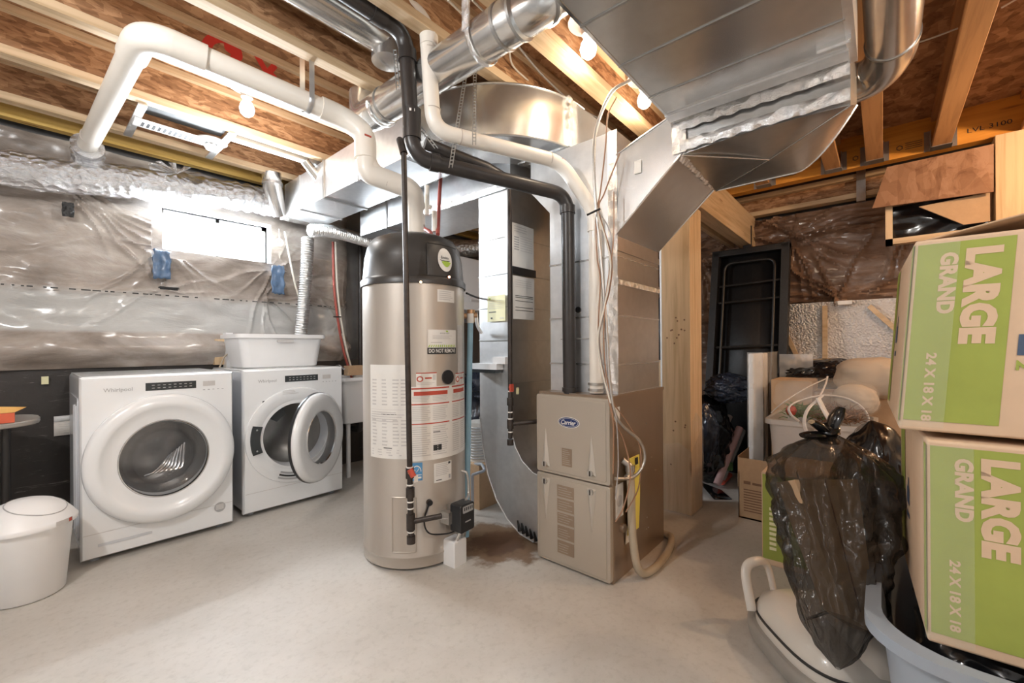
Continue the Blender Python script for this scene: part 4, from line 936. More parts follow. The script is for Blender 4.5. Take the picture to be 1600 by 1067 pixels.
# trash can
r_ = thing('trash_can', 'white swing-lid trash can on the floor left of the washer', 'trash can', (.015, 2.965, 0))
o = V(.015, 2.965, 0)
MB().lathe([(0, 0), (.115, 0), (.125, .008), (.150, .315), (.153, .325)], o, 'plastic', 48).build('bin_body', r_, sharp=60)
mb = MB(); mb.lathe([(.150, .315), (.166, .318), (.168, .335), (.163, .340), (.150, .362), (.125, .393), (.09, .420), (.05, .436), (0, .442)], o, 'plastic', 48); mb.build('lid', r_, sharp=60)
dirc = math.atan2(-2.965, -.015)
mb = MB()
lid_p = [(0, .442), (.05, .436), (.09, .420), (.125, .393), (.150, .362), (.163, .340), (.2, .33)]
def lidz(r):
    for (r1, z1), (r2, z2) in zip(lid_p, lid_p[1:]):
        if r1 <= r <= r2: return z1 + (z2 - z1) * (r - r1) / (r2 - r1)
    return .33
fc = V(.030, -.030, 0); ring_ = []
for k in range(40):
    a = 2 * PI * k / 40; q = fc + V(.098 * math.cos(a), .098 * math.sin(a), 0); ring_.append(o + V(q.x, q.y, lidz(math.hypot(q.x, q.y)) + .001))
mb.tube(ring_, .0022, 'greyprint', 6, closed=True); mb.build('flap_seam', r_)
mb = MB(); mp = lambda u, v_: o + V(.1695 * math.cos(dirc + u), .1695 * math.sin(dirc + u), v_)
mb.patch(mp, .55, .322, 1.0, .342, 'inkfaint', 8); mb.patch(lambda u, v_: mp(u, v_) * 1.0 + V(0, -.001, 0), .88, .324, .98, .34, 'red', 4); mb.build('brand_sticker', r_, label='small grey and red sticker')
# side table with orange box
r_ = thing('side_table', 'dark grey table edge at the far left above the trash can', 'table', (-.45, 3.45, 0))
def supell(cx, cy, a, b_, n=32, p=3): 
    return [(cx + a * abs(math.cos(t)) ** (2 / p) * (1 if math.cos(t) > 0 else -1), cy + b_ * abs(math.sin(t)) ** (2 / p) * (1 if math.sin(t) > 0 else -1)) for t in [2 * PI * k / n for k in range(n)]]
MB().prism(supell(-.40, 3.46, .47, .27), 'Z', .735, .760, 'vacgrey').build('table_top', r_, bevel=.006)
for fx, fy in ((-.75, 3.3), (-.05, 3.3), (-.75, 3.65), (-.05, 3.65)): MB().tube([(fx, fy, 0), (fx, fy, .735)], .014, 'frametube', 10).build('leg', r_)
r_ = thing('orange_box', 'orange cardboard box with open flap on the dark table at far left', 'box', (-.12, 3.32, .76))
MB().box((-.30, 3.25, .762), (-.02, 3.45, .81), 'orange').build('tray', r_)
MB().poly([V(-.3, 3.25, .812), V(-.02, 3.25, .812), V(.02, 3.28, .832), V(-.25, 3.45, .85)], 'orangeflap').build('flap', r_)
MB().box((-.32, 3.46, .762), (-.12, 3.60, .86), 'paper').build('paper_stack', label='stack of white papers behind the orange box', cat='paper')

# ================================================================== WATER HEATER
HC = V(1.46, 1.995, 0); HR = .278; A0 = math.atan2(-HC.y, -HC.x)
r_ = thing('water_heater', 'tall taupe water heater with charcoal top cap, centre left', 'water heater', HC)
def hmap(dr=.001, z_=None): return lambda u, v_: HC + V((HR + dr) * math.cos(A0 + math.radians(u)), (HR + dr) * math.sin(A0 + math.radians(u)), v_)
def hz(x, y):   # pixel -> (degrees around the tank, height)
    best = None
    for k in range(-900, 901):
        a = k / 10; p = hmap(0)(a, 0); d = (p - EYEV).dot(fw); px_ = 800 + F_PX * (p - EYEV).dot(rv) / d
        if best is None or abs(px_ - x) < best[0]: best = (abs(px_ - x), a, d)
    a, d = best[1], best[2]; return a, EYE - (y - CY) / F_PX * d - (x - 800) / F_PX * d * ROLL
MB().lathe([(.24, .012), (HR, .014), (HR, .06), (HR + .004, .065), (HR + .004, .072), (HR, .077), (HR, 1.452)], HC, 'tank', 96).build('tank', r_, sharp=60)
MB().lathe([(0, .031), (.25, .031), (.25, .012), (.24, 0), (0, 0)], HC, 'dark', 64).build('base_ring', r_)
MB().lathe([(HR, 1.446), (HR + .009, 1.446), (HR + .010, 1.475), (HR + .003, 1.485), (HR - .002, 1.49), (HR - .012, 1.60), (HR - .025, 1.66), (.225, 1.705), (.17, 1.73), (0, 1.738)], HC, 'cap', 96).build('top_cap', r_, sharp=60)
cap = [c_ for c_ in r_.children if c_.name.startswith('top_cap')][0]
# raised panel on the cap
def cmap(dr=.0): 
    def f(u, v_):
        rr = HR - .002 - .010 * max(0, (v_ - 1.49)) / .11 * 1.0 if v_ < 1.60 else HR - .012 - .013 * (v_ - 1.60) / .06
        return HC + V((rr + dr) * math.cos(A0 + math.radians(u)), (rr + dr) * math.sin(A0 + math.radians(u)), v_)
    return f
mb = MB(); mb.patch(cmap(.005), 14, 1.488, 58, 1.655, 'cap', 24, 8)
for a, b_ in (((14, 1.488), (14, 1.655)), ((14, 1.655), (58, 1.655))):
    n = 14; mb.tube([cmap(.004)(a[0] + (b_[0] - a[0]) * k / n, a[1] + (b_[1] - a[1]) * k / n) for k in range(n + 1)], .004, 'cap', 6)
mb.build('raised_panel', cap)
mb = MB(); a, z = hz(699, 406)
f = cmap(.009); n = 36
e_ = lambda k_, q: f(a + q * 9.5 * math.cos(2 * PI * k_ / n), z + q * .062 * math.sin(2 * PI * k_ / n))
mb.add([f(a, z)] + [e_(k, 1) for k in range(n)], [(0, 1 + k, 1 + (k + 1) % n) for k in range(n)], 'joint')
f2 = cmap(.0105); n = 12
mb.add([f2(a - 5 + 12 * k / n, z - .014 - .024 * math.sin(PI * k / n)) for k in range(n + 1)] + [f2(a - 5 + 12 * k / n, z - .012 + .006 * math.sin(PI * k / n)) for k in range(n + 1)], [(k, k + 1, n + 2 + k, n + 1 + k) for k in range(n)], 'greenlogo')
mb.add([f2(a - 7 + 13 * k / n, z - .004 - .006 * math.sin(PI * k / n)) for k in range(n + 1)] + [f2(a - 7 + 13 * k / n, z - .002 - .003 * math.sin(PI * k / n)) for k in range(n + 1)], [(k, k + 1, n + 2 + k, n + 1 + k) for k in range(n)], 'ink')
mb.text('Enviro', f2, a - 5.5, z + .004, 10, .014, 'ink', .01); mb.build('oval_badge', cap, label='white oval badge with green swoosh')
mb = MB()
for px_, py_ in ((703, 433), (660, 441)):
    a, z = hz(px_, py_); p = cmap(.006)(a, z); nn = (p - HC - V(0, 0, z)).normalized()
    mb.ring(p, nn, .012 if px_ > 680 else .007, .006, 'black', 14); mb.ring(p + nn * .004, nn, .006, .006, 'led', 12)
mb.build('indicator_lamp', cap, label='small glowing indicator lamps')
# stickers
def sticker(nm, lab, x0, y0, x1, y1, draw, mat='paper', dr=.0012):
    a0, zt = hz((x0), y0); a1, _ = hz(x1, y0); _, zb = hz((x0 + x1) / 2, y1); _, zt = hz((x0 + x1) / 2, y0)
    mb = MB(); g_ = hmap(dr); g3 = hmap(dr + .0009); m1 = lambda u, v_: g_(a0 + (a1 - a0) * u, zb + (zt - zb) * v_); m2 = lambda u, v_: g3(a0 + (a1 - a0) * u, zb + (zt - zb) * v_)
    if mat: mb.patch(m1, 0, 0, 1, 1, mat, max(2, int((a1 - a0) / 3)))
    draw(mb, m2, max(1, int((a1 - a0) / 4)))
    mb.build(nm, r_, label=lab)
def lines(mb, f, u0, u1, v0, v1, n, mt='inkfaint', q=3):
    for k in range(n):
        v_ = v1 - (v1 - v0) * (k + .5) / n; mb.patch(f, u0, v_, u0 + (u1 - u0) * R.uniform(.75, 1), v_ + (v1 - v0) / n * .4, mt, q)
def d_left(mb, f, q):
    lines(mb, f, .06, .95, .02, .10, 3); lines(mb, f, .05, .9, .38, .5, 5, 'inkfaint', 8)
    for v0 in (.12, .55):
        for u0 in (.08, .36, .62, .8): lines(mb, f, u0, u0 + .14, v0, v0 + .3, 8, 'inkfaint', 2)
    mb.patch(f, .35, .47, .7, .476, 'ink', 4); mb.patch(f, .4, .11, .6, .118, 'ink', 3)
    mb.patch(f, .03, .52, .97, .523, 'inkfaint', 8)
sticker('wiring_sheet', 'wide pale wiring sheet on the left of the tank', 581, 570, 643, 717, d_left)
def d_right(mb, f, q):
    for u0, u1 in ((.02, .55), (.6, .98)):
        mb.patch(f, u0, .965, u1, .985, 'red', 8); mb.patch(f, u0 + .03, .88, u1 - .03, .935, 'red', 8)
        mb.patch(f, u0, .755, u1, .77, 'red', 8); mb.patch(f, u0, .49, u1, .505, 'red', 8)
        w2 = (u1 - u0) / 2
        for k in (0, 1):
            lines(mb, f, u0 + k * w2 + .01, u0 + (k + 1) * w2 - .02, .79, .87, 4); lines(mb, f, u0 + k * w2 + .01, u0 + (k + 1) * w2 - .02, .53, .73, 8); lines(mb, f, u0 + k * w2 + .01, u0 + (k + 1) * w2 - .02, .05, .46, 14)
    mb.patch(f, .3, .12, .42, .2, 'ink', 3); mb.patch(f, .3, .37, .4, .38, 'ink', 3)
sticker('warning_sheet', 'large white warning sheet with red bars', 642, 603, 726.5, 717, d_right)
def d_pic(mb, f, q):
    mb.patch(f, 0, .93, 1, 1, 'red', 4); n = 16
    for r1, mt in ((.16, 'red'), (.10, 'paper')): mb.add([f(.18, .55)] + [f(.18 + r1 * math.cos(2 * PI * k / n), .55 + r1 * 1.3 * math.sin(2 * PI * k / n)) for k in range(n)], [(0, 1 + k, 1 + (k + 1) % n) for k in range(n)], mt)
    mb.patch(f, .42, .55, .75, .66, 'red', 3); mb.patch(f, .8, .45, .95, .85, 'inkfaint'); lines(mb, f, .05, .9, .1, .3, 2)
sticker('pictogram_label', 'small white pictogram label with red circle', 652, 582, 684, 604, d_pic)
sticker('pictogram_label', 'small pictogram label at the right edge of the tank', 713, 582, 726, 604, d_pic)
def d_dnr(mb, f, q):
    mb.patch(f, 0, 0, 1, .26, 'ink', 6); mb.text('DO NOT REMOVE', lambda u, v_: f(u, v_) + (f(u, v_) - HC).normalized() * .0006, .04, .05, .92, .16, 'joint', .02)
    for k in range(14): mb.add([f(.02 + .07 * k, .28), f(.05 + .07 * k, .28), f(.09 + .065 * k, .38), f(.06 + .065 * k, .38)], [(0, 1, 2, 3)], 'greenlogo')
    mb.text('smarter', f, .38, .82, .34, .07, 'greyprint', .01); mb.add([f(.6, .91), f(.68, .9), f(.64, .97), f(.57, .96)], [(0, 1, 2, 3)], 'greenlogo')
    lines(mb, f, .15, .85, .6, .76, 3); lines(mb, f, .1, .5, .42, .5, 1)
sticker('do_not_remove_sticker', 'white sticker reading do not remove on a black band', 670, 515, 714, 553, d_dnr)
sticker('rating_sticker', 'small white sticker under the cap', 686, 453, 712, 472, lambda mb, f, q: lines(mb, f, .08, .92, .1, .9, 5))
def d_star(mb, f, q):
    n = 14
    for k in range(n):
        a, b_ = PI * k / n, PI * (k + 1) / n
        mb.add([f(.5 + .4 * math.cos(a), .5 + .35 * math.sin(a)), f(.5 + .4 * math.cos(b_), .5 + .35 * math.sin(b_)), f(.5 + .34 * math.cos(b_), .5 + .29 * math.sin(b_)), f(.5 + .34 * math.cos(a), .5 + .29 * math.sin(a))], [(0, 1, 2, 3)], 'joint')
    mb.tube([f(.15, .42), f(.35, .62), f(.5, .48), f(.7, .68)], .002, 'joint', 5); mb.patch(f, .08, .30, .92, .34, 'joint', 3); mb.patch(f, .12, .12, .9, .22, 'joint', 3)
sticker('energy_label', 'square blue energy label', 643, 723, 661, 751, d_star, 'bluelogo')
def d_rate(mb, f, q):
    lines(mb, f, .08, .9, .3, .95, 7); mb.patch(f, .78, .86, .92, .97, 'ink'); mb.patch(f, .8, .1, .92, .3, 'greyprint'); mb.patch(f, .1, .1, .4, .14, 'ink')
sticker('rating_plate', 'white rating plate low on the tank', 679, 722, 706, 752, d_rate)
sticker('sticker', 'pale printed patch at the tank top right', 716.5, 508, 723.5, 600, lambda mb, f, q: lines(mb, f, .1, .9, .1, .95, 14), 'inkfaint')
a, z = hz(701, 589); p = hmap(.004)(a, z); nn = (p - HC - V(0, 0, z)).normalized(); MB().ring(p, nn, .037, .008, 'black', 30).build('black_plug', r_)
# access panel, wires, gas valve
mb = MB(); a0, z0 = hz(614, 862); a1, z1 = hz(650, 776); m1 = hmap(.004)
pts_ = [(a0, z0), (a1, z0), (a1, z1), (a0, z1), (a0, z0)]
mb.patch(hmap(.003), a0, z0, a1, z1, 'tank', 8)
for q1, q2 in zip(pts_, pts_[1:]): mb.tube([m1(q1[0] + (q2[0] - q1[0]) * k / 10, q1[1] + (q2[1] - q1[1]) * k / 10) for k in range(11)], .003, 'tank', 6)
a2, z2 = hz(620, 850); a3, z3 = hz(645, 788)
mb.build('access_panel', r_)
def local(a, z):   # frame on the tank surface
    p = hmap(0)(a, z); n_ = (p - HC - V(0, 0, z)).normalized(); tg = V(-n_.y, n_.x, 0); return Matrix(((tg.x, n_.x, 0, p.x), (tg.y, n_.y, 0, p.y), (0, 0, 1, p.z), (0, 0, 0, 1)))
a, z = hz(705, 800); Mx = local(a, z)
mb = MB(); mb.prism(rrect(-.052, -.07, .052, .07, .012), 'Y', .045, .12, 'black', Mx); v_ = mb.build('gas_valve', r_, bevel=.005)
mb = MB(); mb.prism(rrect(-.035, .028, .04, .062, .006), 'Y', .12, .1215, 'greyprint', Mx)
for k in range(5): mb.box((-.028 + .014 * k, .1215, .040), (-.022 + .014 * k, .123, .056), 'ink', Mx)
mb.box((-.02, .1215, -.02), (.02, .1222, -.014), 'greyprint', Mx); mb.build('dial_panel', v_)
mb = MB(); mb.box((-.075, .0, -.03), (-.045, .06, .03), 'conduit', Mx); mb.box((-.03, .0, -.05), (.03, .05, .05), 'conduit', Mx); mb.build('valve_body', r_)
a, z = hz(704, 858); Mx2 = local(a, z); zf = z
mb = MB(); mb.prism(rrect(-.045, -.07, .045, .07, .012), 'Y', -.01, .075, 'plastic', Mx2); mb.build('burner_cover', r_, bevel=.005)
mb = MB(); mb.tube([Mx @ V(-.02, .09, -.07), Mx2 @ V(-.02, .06, .06)], .009, 'chrome', 10); mb.tube([Mx @ V(.01, .09, -.07), Mx2 @ V(.02, .06, .06)], .005, 'conduit', 8); mb.build('burner_tube', r_)
mb = MB(); a1, z1 = hz(671, 784); p1 = hmap(.01)(a1, z1); mb.ring(p1, (p1 - HC - V(0, 0, z1)).normalized(), .015, .02, 'black', 16)
a2, z2 = hz(662, 810); a3, z3 = hz(668, 828); a4, z4 = hz(690, 830)
mb.tube(smooth([p1, hmap(.03)(a2, z2), hmap(.04)(a3, z3), hmap(.04)(a4, z4), Mx @ V(-.03, .07, -.07)]), .004, 'black', 8)
mb.tube(smooth([p1 + V(0, 0, -.01), hmap(.03)(a2 + 4, z2 + .01), Mx @ V(-.07, .05, .0)]), .003, 'wiregrey', 6); mb.build('sensor_wire', r_)
a1, z1 = hz(719, 735); p1 = hmap(.01)(a1, z1); mb = MB(); mb.tube(smooth([p1, hmap(.04)(a1 + 2, z1 - .02), hmap(.05)(a1 + 1, z1 - .12), Mx @ V(.03, .08, .07)]), .007, 'conduit', 10); mb.build('armoured_wire', r_)
# power cord to the outlet
MB().tube(smooth([far(729, 458, 2.5), far(738, 462, 2.6), far(752, 467, 2.75)]), .006, 'black', 8).build('power_cord', r_)
# tempering valve and pale blue pipe
r_ = thing('blue_pipe', 'pale blue pipe with brass valve standing right of the heater', 'pipe', far(728, 838, 2.5))
MB().tube([far(735, 500, 2.5), far(728.5, 838, 2.5)], .0165, 'blue', 16).build('pipe_run', r_)
MB().tube([far(735, 505, 2.5), far(735, 490, 2.5)], .02, 'joint', 14).build('adapter', r_)
mb = MB(); mb.tube([far(735.5, 503, 2.52), far(736, 484, 2.52)], .024, 'brass', 14); mb.tube([far(722, 494, 2.52), far(746, 492, 2.52)], .016, 'brass', 12); mb.build('brass_valve', r_)
MB().tube(smooth([far(744, 490, 2.6), far(746, 508, 2.6), far(752, 520, 2.65)]), .010, 'plastic', 10).build('white_hose', r_)

# white ventilator box and clutter behind
r_ = thing('ventilator_box', 'white wall box seen between the water heater and the return duct', 'ventilator', (3.3, 3.0, 1.33))
a = at(700, 460, 'Y', 3.0); b_ = at(800, 405, 'Y', 3.0)
MB().box((a.x, 3.0, a.z), (b_.x, 3.5, 1.98), 'plastic').build('housing', r_, bevel=.01)
MB().box((a.x, 2.98, a.z - .13), (b_.x, 3.5, a.z), 'plastic').build('lower_housing', r_, bevel=.01)
c_ = at(742, 470, 'Y', 2.975); MB().box((c_.x - .05, 2.974, c_.z - .01), (c_.x + .15, 2.98, c_.z + .012), 'inkfaint').build('name_plate', r_)
MB().box(V(a.x + .3, 3.5, 1.4), V(a.x + .8, Y1 + .06, 1.45), 'grey').build('wall_bracket', r_)
r_ = thing('dark_luggage', 'dark blue-black stored bags on the floor behind the heater', 'bag', (3.3, 3.2, 0))
def blob(c, rad, seed, wr=.12, freq=3, mat='bag', nu=60, nv=40, sq=2.0, pleat=0, pl_n=14, zf_=None, up=None):
    mb = MB(); c = Vector(c); rx, ry, rz = rad
    def f(u, v_):
        th = 2 * PI * u; ph = PI * (v_ - .5)
        cx, sx = math.cos(ph), math.sin(ph); e = 2 / sq
        sg = lambda t, p=e: (abs(t) ** p) * (1 if t >= 0 else -1)
        d = V(sg(math.cos(th)) * sg(cx), sg(math.sin(th)) * sg(cx), sg(sx))
        s_ = 1 + wr * nz(d, freq, seed) + wr * .5 * (abs(nz(d, freq * 2.3, seed + 5)) * 2 - .6)
        if pleat: s_ *= 1 + pleat * math.sin(th * pl_n + 3 * nz(d, 2, seed)) * max(0, sx) ** 2
        p = V(d.x * rx * s_, d.y * ry * s_, d.z * rz * (1 + wr * .6 * nz(d, freq, seed + 9)))
        p = p + c
        if zf_ is not None: p.z = max(p.z, zf_)
        return p
    mb.grid(f, nu, nv, mat, wrap=True); return mb
blob((3.3, 3.15, .45), (.45, .3, .45), 3, .15, 3, 'bagblue', zf_=0).build('bag_body', r_, sharp=80)
blob((3.05, 2.9, .78), (.3, .22, .2), 8, .18, 3, 'bagblue').build('folded_top', r_, sharp=80)
r_ = thing('wicker_basket', 'small grey-white wicker basket on the floor behind the heater', 'basket', far(746, 690, 3.1))
c_ = far(749, 712, 3.1); mb = MB(); mb.lathe([(.07, 0), (.085, .25), (.09, .28)], V(c_.x, c_.y, .0 + max(0, c_.z - .03)), 'paper', 24)
for k in range(12): mb.lathe([(.072 + .0013 * k, .02 + .02 * k), (.078 + .0013 * k, .025 + .02 * k), (.072 + .0013 * k, .03 + .02 * k)], V(c_.x, c_.y, max(0, c_.z - .03)), 'greyprint', 24)
mb.build('weave', r_)
MB().box(V(c_.x - .12, c_.y - .12, 0), V(c_.x + .12, c_.y + .12, max(.02, c_.z - .03)), 'card').build('box_under_basket', label='low brown carton under the wicker basket', cat='box')
mb = MB(); a_, b2 = far(738, 742, 2.85), far(758, 735, 2.85); mb.tube(bend([a_, b2, b2 + V(.02, .05, .03), far(742, 725, 3.0)], .02), .010, 'grey', 8); mb.tube([a_, V(a_.x, a_.y, .0)], .01, 'grey', 8)
mb.build('grey_bracket', label='grey bent metal bracket behind the heater foot', cat='bracket')

# ================================================================== FURNACE
r_ = thing('furnace', 'taupe gas furnace cabinet with two front doors and oval badge', 'furnace', (2.1, 1.18, 0))
FX0, FX1, FY0, FY1, FH = 1.79, 2.43, .958, 1.39, .872
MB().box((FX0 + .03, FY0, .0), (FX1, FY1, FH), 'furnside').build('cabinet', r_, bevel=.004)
mf = lambda dx=0: (lambda u, v_: V(FX0 - dx, FY1 - u, v_))
def door(z0, z1, nm):
    mb = MB(); mb.prism(rrect(FY0 + .002, z0, FY1 - .002, z1, .012), 'X', FX0 + .004, FX0 + .032, 'furnace')
    mb.prism(rrect(FY0 + .020, z0 + .014, FY1 - .020, z1 - .014, .01), 'X', FX0, FX0 + .006, 'furnace'); return mb.build(nm, r_, bevel=.004)
d1 = door(.468, FH, 'upper_door'); d2 = door(.012, .462, 'lower_door')
def fin(d, yc, zb, zt, zk, sgn):
    # embossed pointed handle
    mb = MB(); w_ = .05; pts_ = [(yc, zt), (yc - w_ / 2, zb), (yc + w_ / 2, zb)]
    q = [V(FX0 - .001, p[0], p[1]) for p in pts_] + [V(FX0 - .018, yc - .004, zb + (zt - zb) * .1), V(FX0 - .004, yc, zb + (zt - zb) * .9), V(FX0 - .018, yc + .004, zb + (zt - zb) * .1)]
    mb.add(q, [(0, 1, 3, 4), (0, 4, 5, 2), (1, 2, 5, 3), (3, 5, 4)], 'gripsilver', False); mb.build('embossed_grip', d)
    mb = MB(); mb.ring(V(FX0 - .012, yc, zk), V(1, 0, 0), .015, .012, 'conduit', 18); mb.box((FX0 - .02, yc - .003, zk - .012), (FX0 - .018, yc + .003, zk + .012), 'iron'); mb.build('latch_screw', d)
fin(d1, 1.325, .50, .70, .515, 1); fin(d1, 1.055, .50, .70, .515, 1); fin(d2, 1.325, .44, .22, .425, -1); fin(d2, 1.055, .44, .22, .425, -1)
mb = MB(); n = 32; oc = (.207, .742)
def ell(rx, rz, mt, dx): mb.add([mf(dx)(oc[0], oc[1])] + [mf(dx)(oc[0] + rx * math.cos(2 * PI * k / n), oc[1] + rz * math.sin(2 * PI * k / n)) for k in range(n)], [(0, 1 + k, 1 + (k + 1) % n) for k in range(n)], mt)
ell(.064, .0275, 'joint', .0012); ell(.060, .0245, 'navy', .002); ell(.056, .021, 'joint', .0025); ell(.054, .0195, 'navy', .003); mb.text('Carrier', lambda u, v_: mf(.004)(u + (v_ - oc[1]) * .25, v_), oc[0] - .043, oc[1] - .012, .086, .024, 'joint', .02); mb.build('oval_badge', d1, label='blue oval badge with white lettering')
mb = MB(); mb.patch(mf(.0012), .165, .52, .225, .61, 'furnside'); 
for k in range(8): mb.patch(mf(.002), .17, .53 + .01 * k, .17 + R.uniform(.03, .05), .533 + .01 * k, 'furnace')
mb.build('info_plate', d1)
mb = MB()
for k, (z0, z1) in enumerate(((.36, .42), (.29, .35), (.225, .28), (.15, .215), (.075, .14))):
    mb.patch(mf(.0012), .135, z0, .235, z1, 'furnside')
    for j in range(4): mb.patch(mf(.002), .142, z0 + .01 + .012 * j, .142 + R.uniform(.05, .088), z0 + .013 + .012 * j, 'furnace')
mb.build('instruction_plates', d2)
MB().box((FX0 + .03, FY0 - .001, FH - .004), (FX1 + .01, FY1, FH + .012), 'furnside').build('top_flange', r_)
mb = MB(); sy = lambda dy=0: (lambda u, v_: V(FX0 + u, FY0 - .001 - dy, v_)); mb.patch(sy(), .04, .76, .10, .83, 'paper'); mb.build('side_sticker', r_)
mb = MB(); mb.patch(sy(), .05, .30, .13, .46, 'paper'); mb.lathe([(0, 0), (.028, .001)], V(FX0 + .09, FY0 - .002, .38), 'inkfaint', 20, Matrix.Rotation(PI / 2, 4, 'X')); mb.build('side_sticker', r_)
mb = MB(); mb.ring(V(FX0 + .11, FY0 - .01, .245), V(0, 1, 0), .02, .02, 'furnside', 18); mb.build('knockout_cap', r_)
mb = MB(); R2 = random.Random(3)
for k in range(14): mb.ring(V(FX0 + R2.uniform(.05, .6), FY0 - .001, R2.uniform(.1, .8)), V(0, 1, 0), .004, .004, 'chrome', 8)
mb.build('screws', r_)
r_ = thing('energy_tag', 'yellow energy tag hanging on the side of the furnace', 'tag', (1.98, .94, .2))
mb = MB(); mq = lambda u, v_: V(1.945 + u + v_ * -.02, .948 - .01 * math.sin(v_ * 6), .19 + v_)
mb.patch(mq, 0, 0, .13, .38, 'tagyel', 1, 8); m3 = lambda u, v_: mq(u, v_) + V(0, -.002, 0); mb.patch(m3, .075, .335, .11, .37, 'ink')
for k in range(7): mb.patch(m3, .01, .30 - .03 * k, .01 + .05, .31 - .03 * k, 'carddark')
mb.build('tag_sheet', r_); MB().patch(lambda u, v_: mq(u, v_) + V(-.01, .004, 0), 0, -.04, .12, .05, 'paper').build('back_sheet', r_)
# hoses and wires at the furnace side
r_ = thing('drain_hose', 'beige drain hose looping down the furnace side to the floor', 'hose', (1.95, .9, 0))
MB().tube(smooth([V(1.93, .925, .52), V(1.92, .915, .42), V(1.90, .90, .22), V(1.92, .88, .06), V(2.02, .86, .022), V(2.25, .87, .02), V(2.44, .92, .02), V(2.47, .985, .02), V(2.46, 1.2, .02)], 12), .019, 'hose', 14).build('hose_run', r_, sharp=80)
mb = MB(); mb.ring(V(1.93, .925, .53), V(0, 0, 1), .023, .03, 'conduit', 14); mb.tube([V(1.93, .925, .54), V(1.91, .955, .57)], .016, 'conduit', 12); mb.tube([V(1.93, .925, .50), V(1.90, .93, .49)], .014, 'conduit', 10); mb.build('fitting', r_)
def bx(pts, r, lab, nm='flexible_conduit'):
    p = smooth(pts, 30); mb = MB(); out = []; 
    for a, b_ in zip(p, p[1:]):
        k = max(1, int((b_ - a).length / .004))
        for j in range(k): out.append(a.lerp(b_, j / k))
    mb.tube(out, [r * (1 if k % 2 else .88) for k in range(len(out))], 'conduit', 10); return mb.build(nm, label=lab, cat='conduit')
bx([far(985, 125, 1.95), far(955, 145, 1.97), far(932, 200, 2.0), far(928, 260, 2.0), far(931, 320, 2.0), far(940, 420, 2.0), far(948, 520, 1.99), far(953, 600, 1.98), far(965, 655, 1.98), far(1000, 690, 2.05), far(1007, 720, 2.06), far(990, 745, 2.03), far(960, 748, 1.985)], .008, 'flexible steel conduit hanging from the ceiling down beside the furnace')
def wire(lab, pts, r, mat, grp='loose wires by the furnace'): MB().tube(smooth(pts, 10), r, mat, 8).build('wire', label=lab, cat='wire', group=grp)
wd = 2.0
wire('brown wire curving down from the joist in front of the white exhaust pipe', [far(963, 152, wd), far(950, 180, wd), far(946, 230, wd), far(938, 300, wd), far(931, 340, wd), (far(933, 400, wd)), far(938, 440, wd), far(935, 520, wd), far(945, 590, wd), far(957, 650, 1.97), far(975, 690, 2.0), far(985, 740, 2.0), far(975, 790, 1.98), far(962, 815, 1.96)], .0035, 'wirebrown')
wire('brown wire hanging behind the conduit loop', [far(968, 240, wd), far(945, 300, wd), far(936, 330, 1.98), far(955, 400, wd), far(953, 450, wd), far(940, 500, wd), far(937, 540, wd), far(948, 610, 1.98), far(958, 660, 1.96), far(958, 740, 1.95)], .0035, 'wirebrown')
wire('grey wire crossing in front of the plenum', [far(936, 330, 1.97), far(955, 370, 1.99), far(950, 440, 1.99), far(941, 500, 1.99), far(936, 540, 1.99), far(950, 600, 1.98), far(962, 650, 1.97), far(966, 720, 1.97), far(962, 780, 1.96)], .003, 'wiregrey')
wire('pale wire tied to the white exhaust pipe', [far(934, 335, 1.97), far(948, 380, 1.98), far(954, 420, 1.98), far(944, 480, 1.98), far(934, 530, 1.98), far(941, 580, 1.98), far(954, 630, 1.97)], .004, 'wirewhite')
wire('thin red-brown wire at the right of the bundle', [far(959, 300, 1.99), far(958, 380, 1.99), far(946, 470, 1.98), far(944, 550, 1.98), far(955, 620, 1.98), far(980, 660, 2.02), far(1000, 700, 2.05), far(998, 760, 2.04), far(978, 800, 2.0)], .003, 'wirebrown')
MB().tube([far(917, 336, 1.98), far(938, 326, 1.96)], .005, 'black', 8).build('cable_tie', label='black cable tie around the white pipe elbow', cat='cable tie')
MB().tube(smooth([at(738, 0, 'Z', 2.62), at(790, 55, 'Z', 2.62), at(800, 100, 'Z', 2.6), at(825, 126, 'Z', 2.6)], 8), .005, 'wirewhite', 8).build('white_cable', label='white cable stapled under the floor above the round duct', cat='cable')
MB().tube(smooth([at(700, 0, 'Z', 2.62), at(735, 35, 'Z', 2.62), at(780, 82, 'Z', 2.62)], 8), .005, 'wirewhite', 8).build('white_cable', label='white cable at the top centre passing over the round duct', cat='cable')
MB().tube(smooth([at(800, 60, 'Z', 2.6), at(850, 120, 'Z', 2.58), at(900, 165, 'Z', 2.58), at(935, 185, 'Z', 2.58)], 8), .005, 'wiregrey', 8).build('grey_cable', label='grey cable along the joist above the curved duct', cat='cable')
# copper-like line & conduit right of plenum
r_ = thing('white_conduit', 'white conduit running down between the furnace and the wooden post', 'pipe', at(1036, 690, 'Y', 1.2))
MB().tube([at(1033, 385, 'Y', 1.25), at(1036, 660, 'Y', 1.25)], .013, 'plastic', 12).build('pipe_run', r_)
a = at(1037, 650, 'Y', 1.3); b_ = at(1044, 562, 'Y', 1.3); MB().box((a.x, 1.3, a.z), (b_.x + .2, 1.34, b_.z), 'pine_z').build('backing_board', r_)
mb = MB(); rr_ = at(1042, 500, 'Y', 1.6)
blob((rr_.x + .1, 1.7, .80), (.14, .12, .82), 4, .12, 3, 'bagblue', zf_=0).build('tall_bag', label='tall dark bundle standing behind the conduit next to the post', cat='bag', sharp=80)
mb = MB()
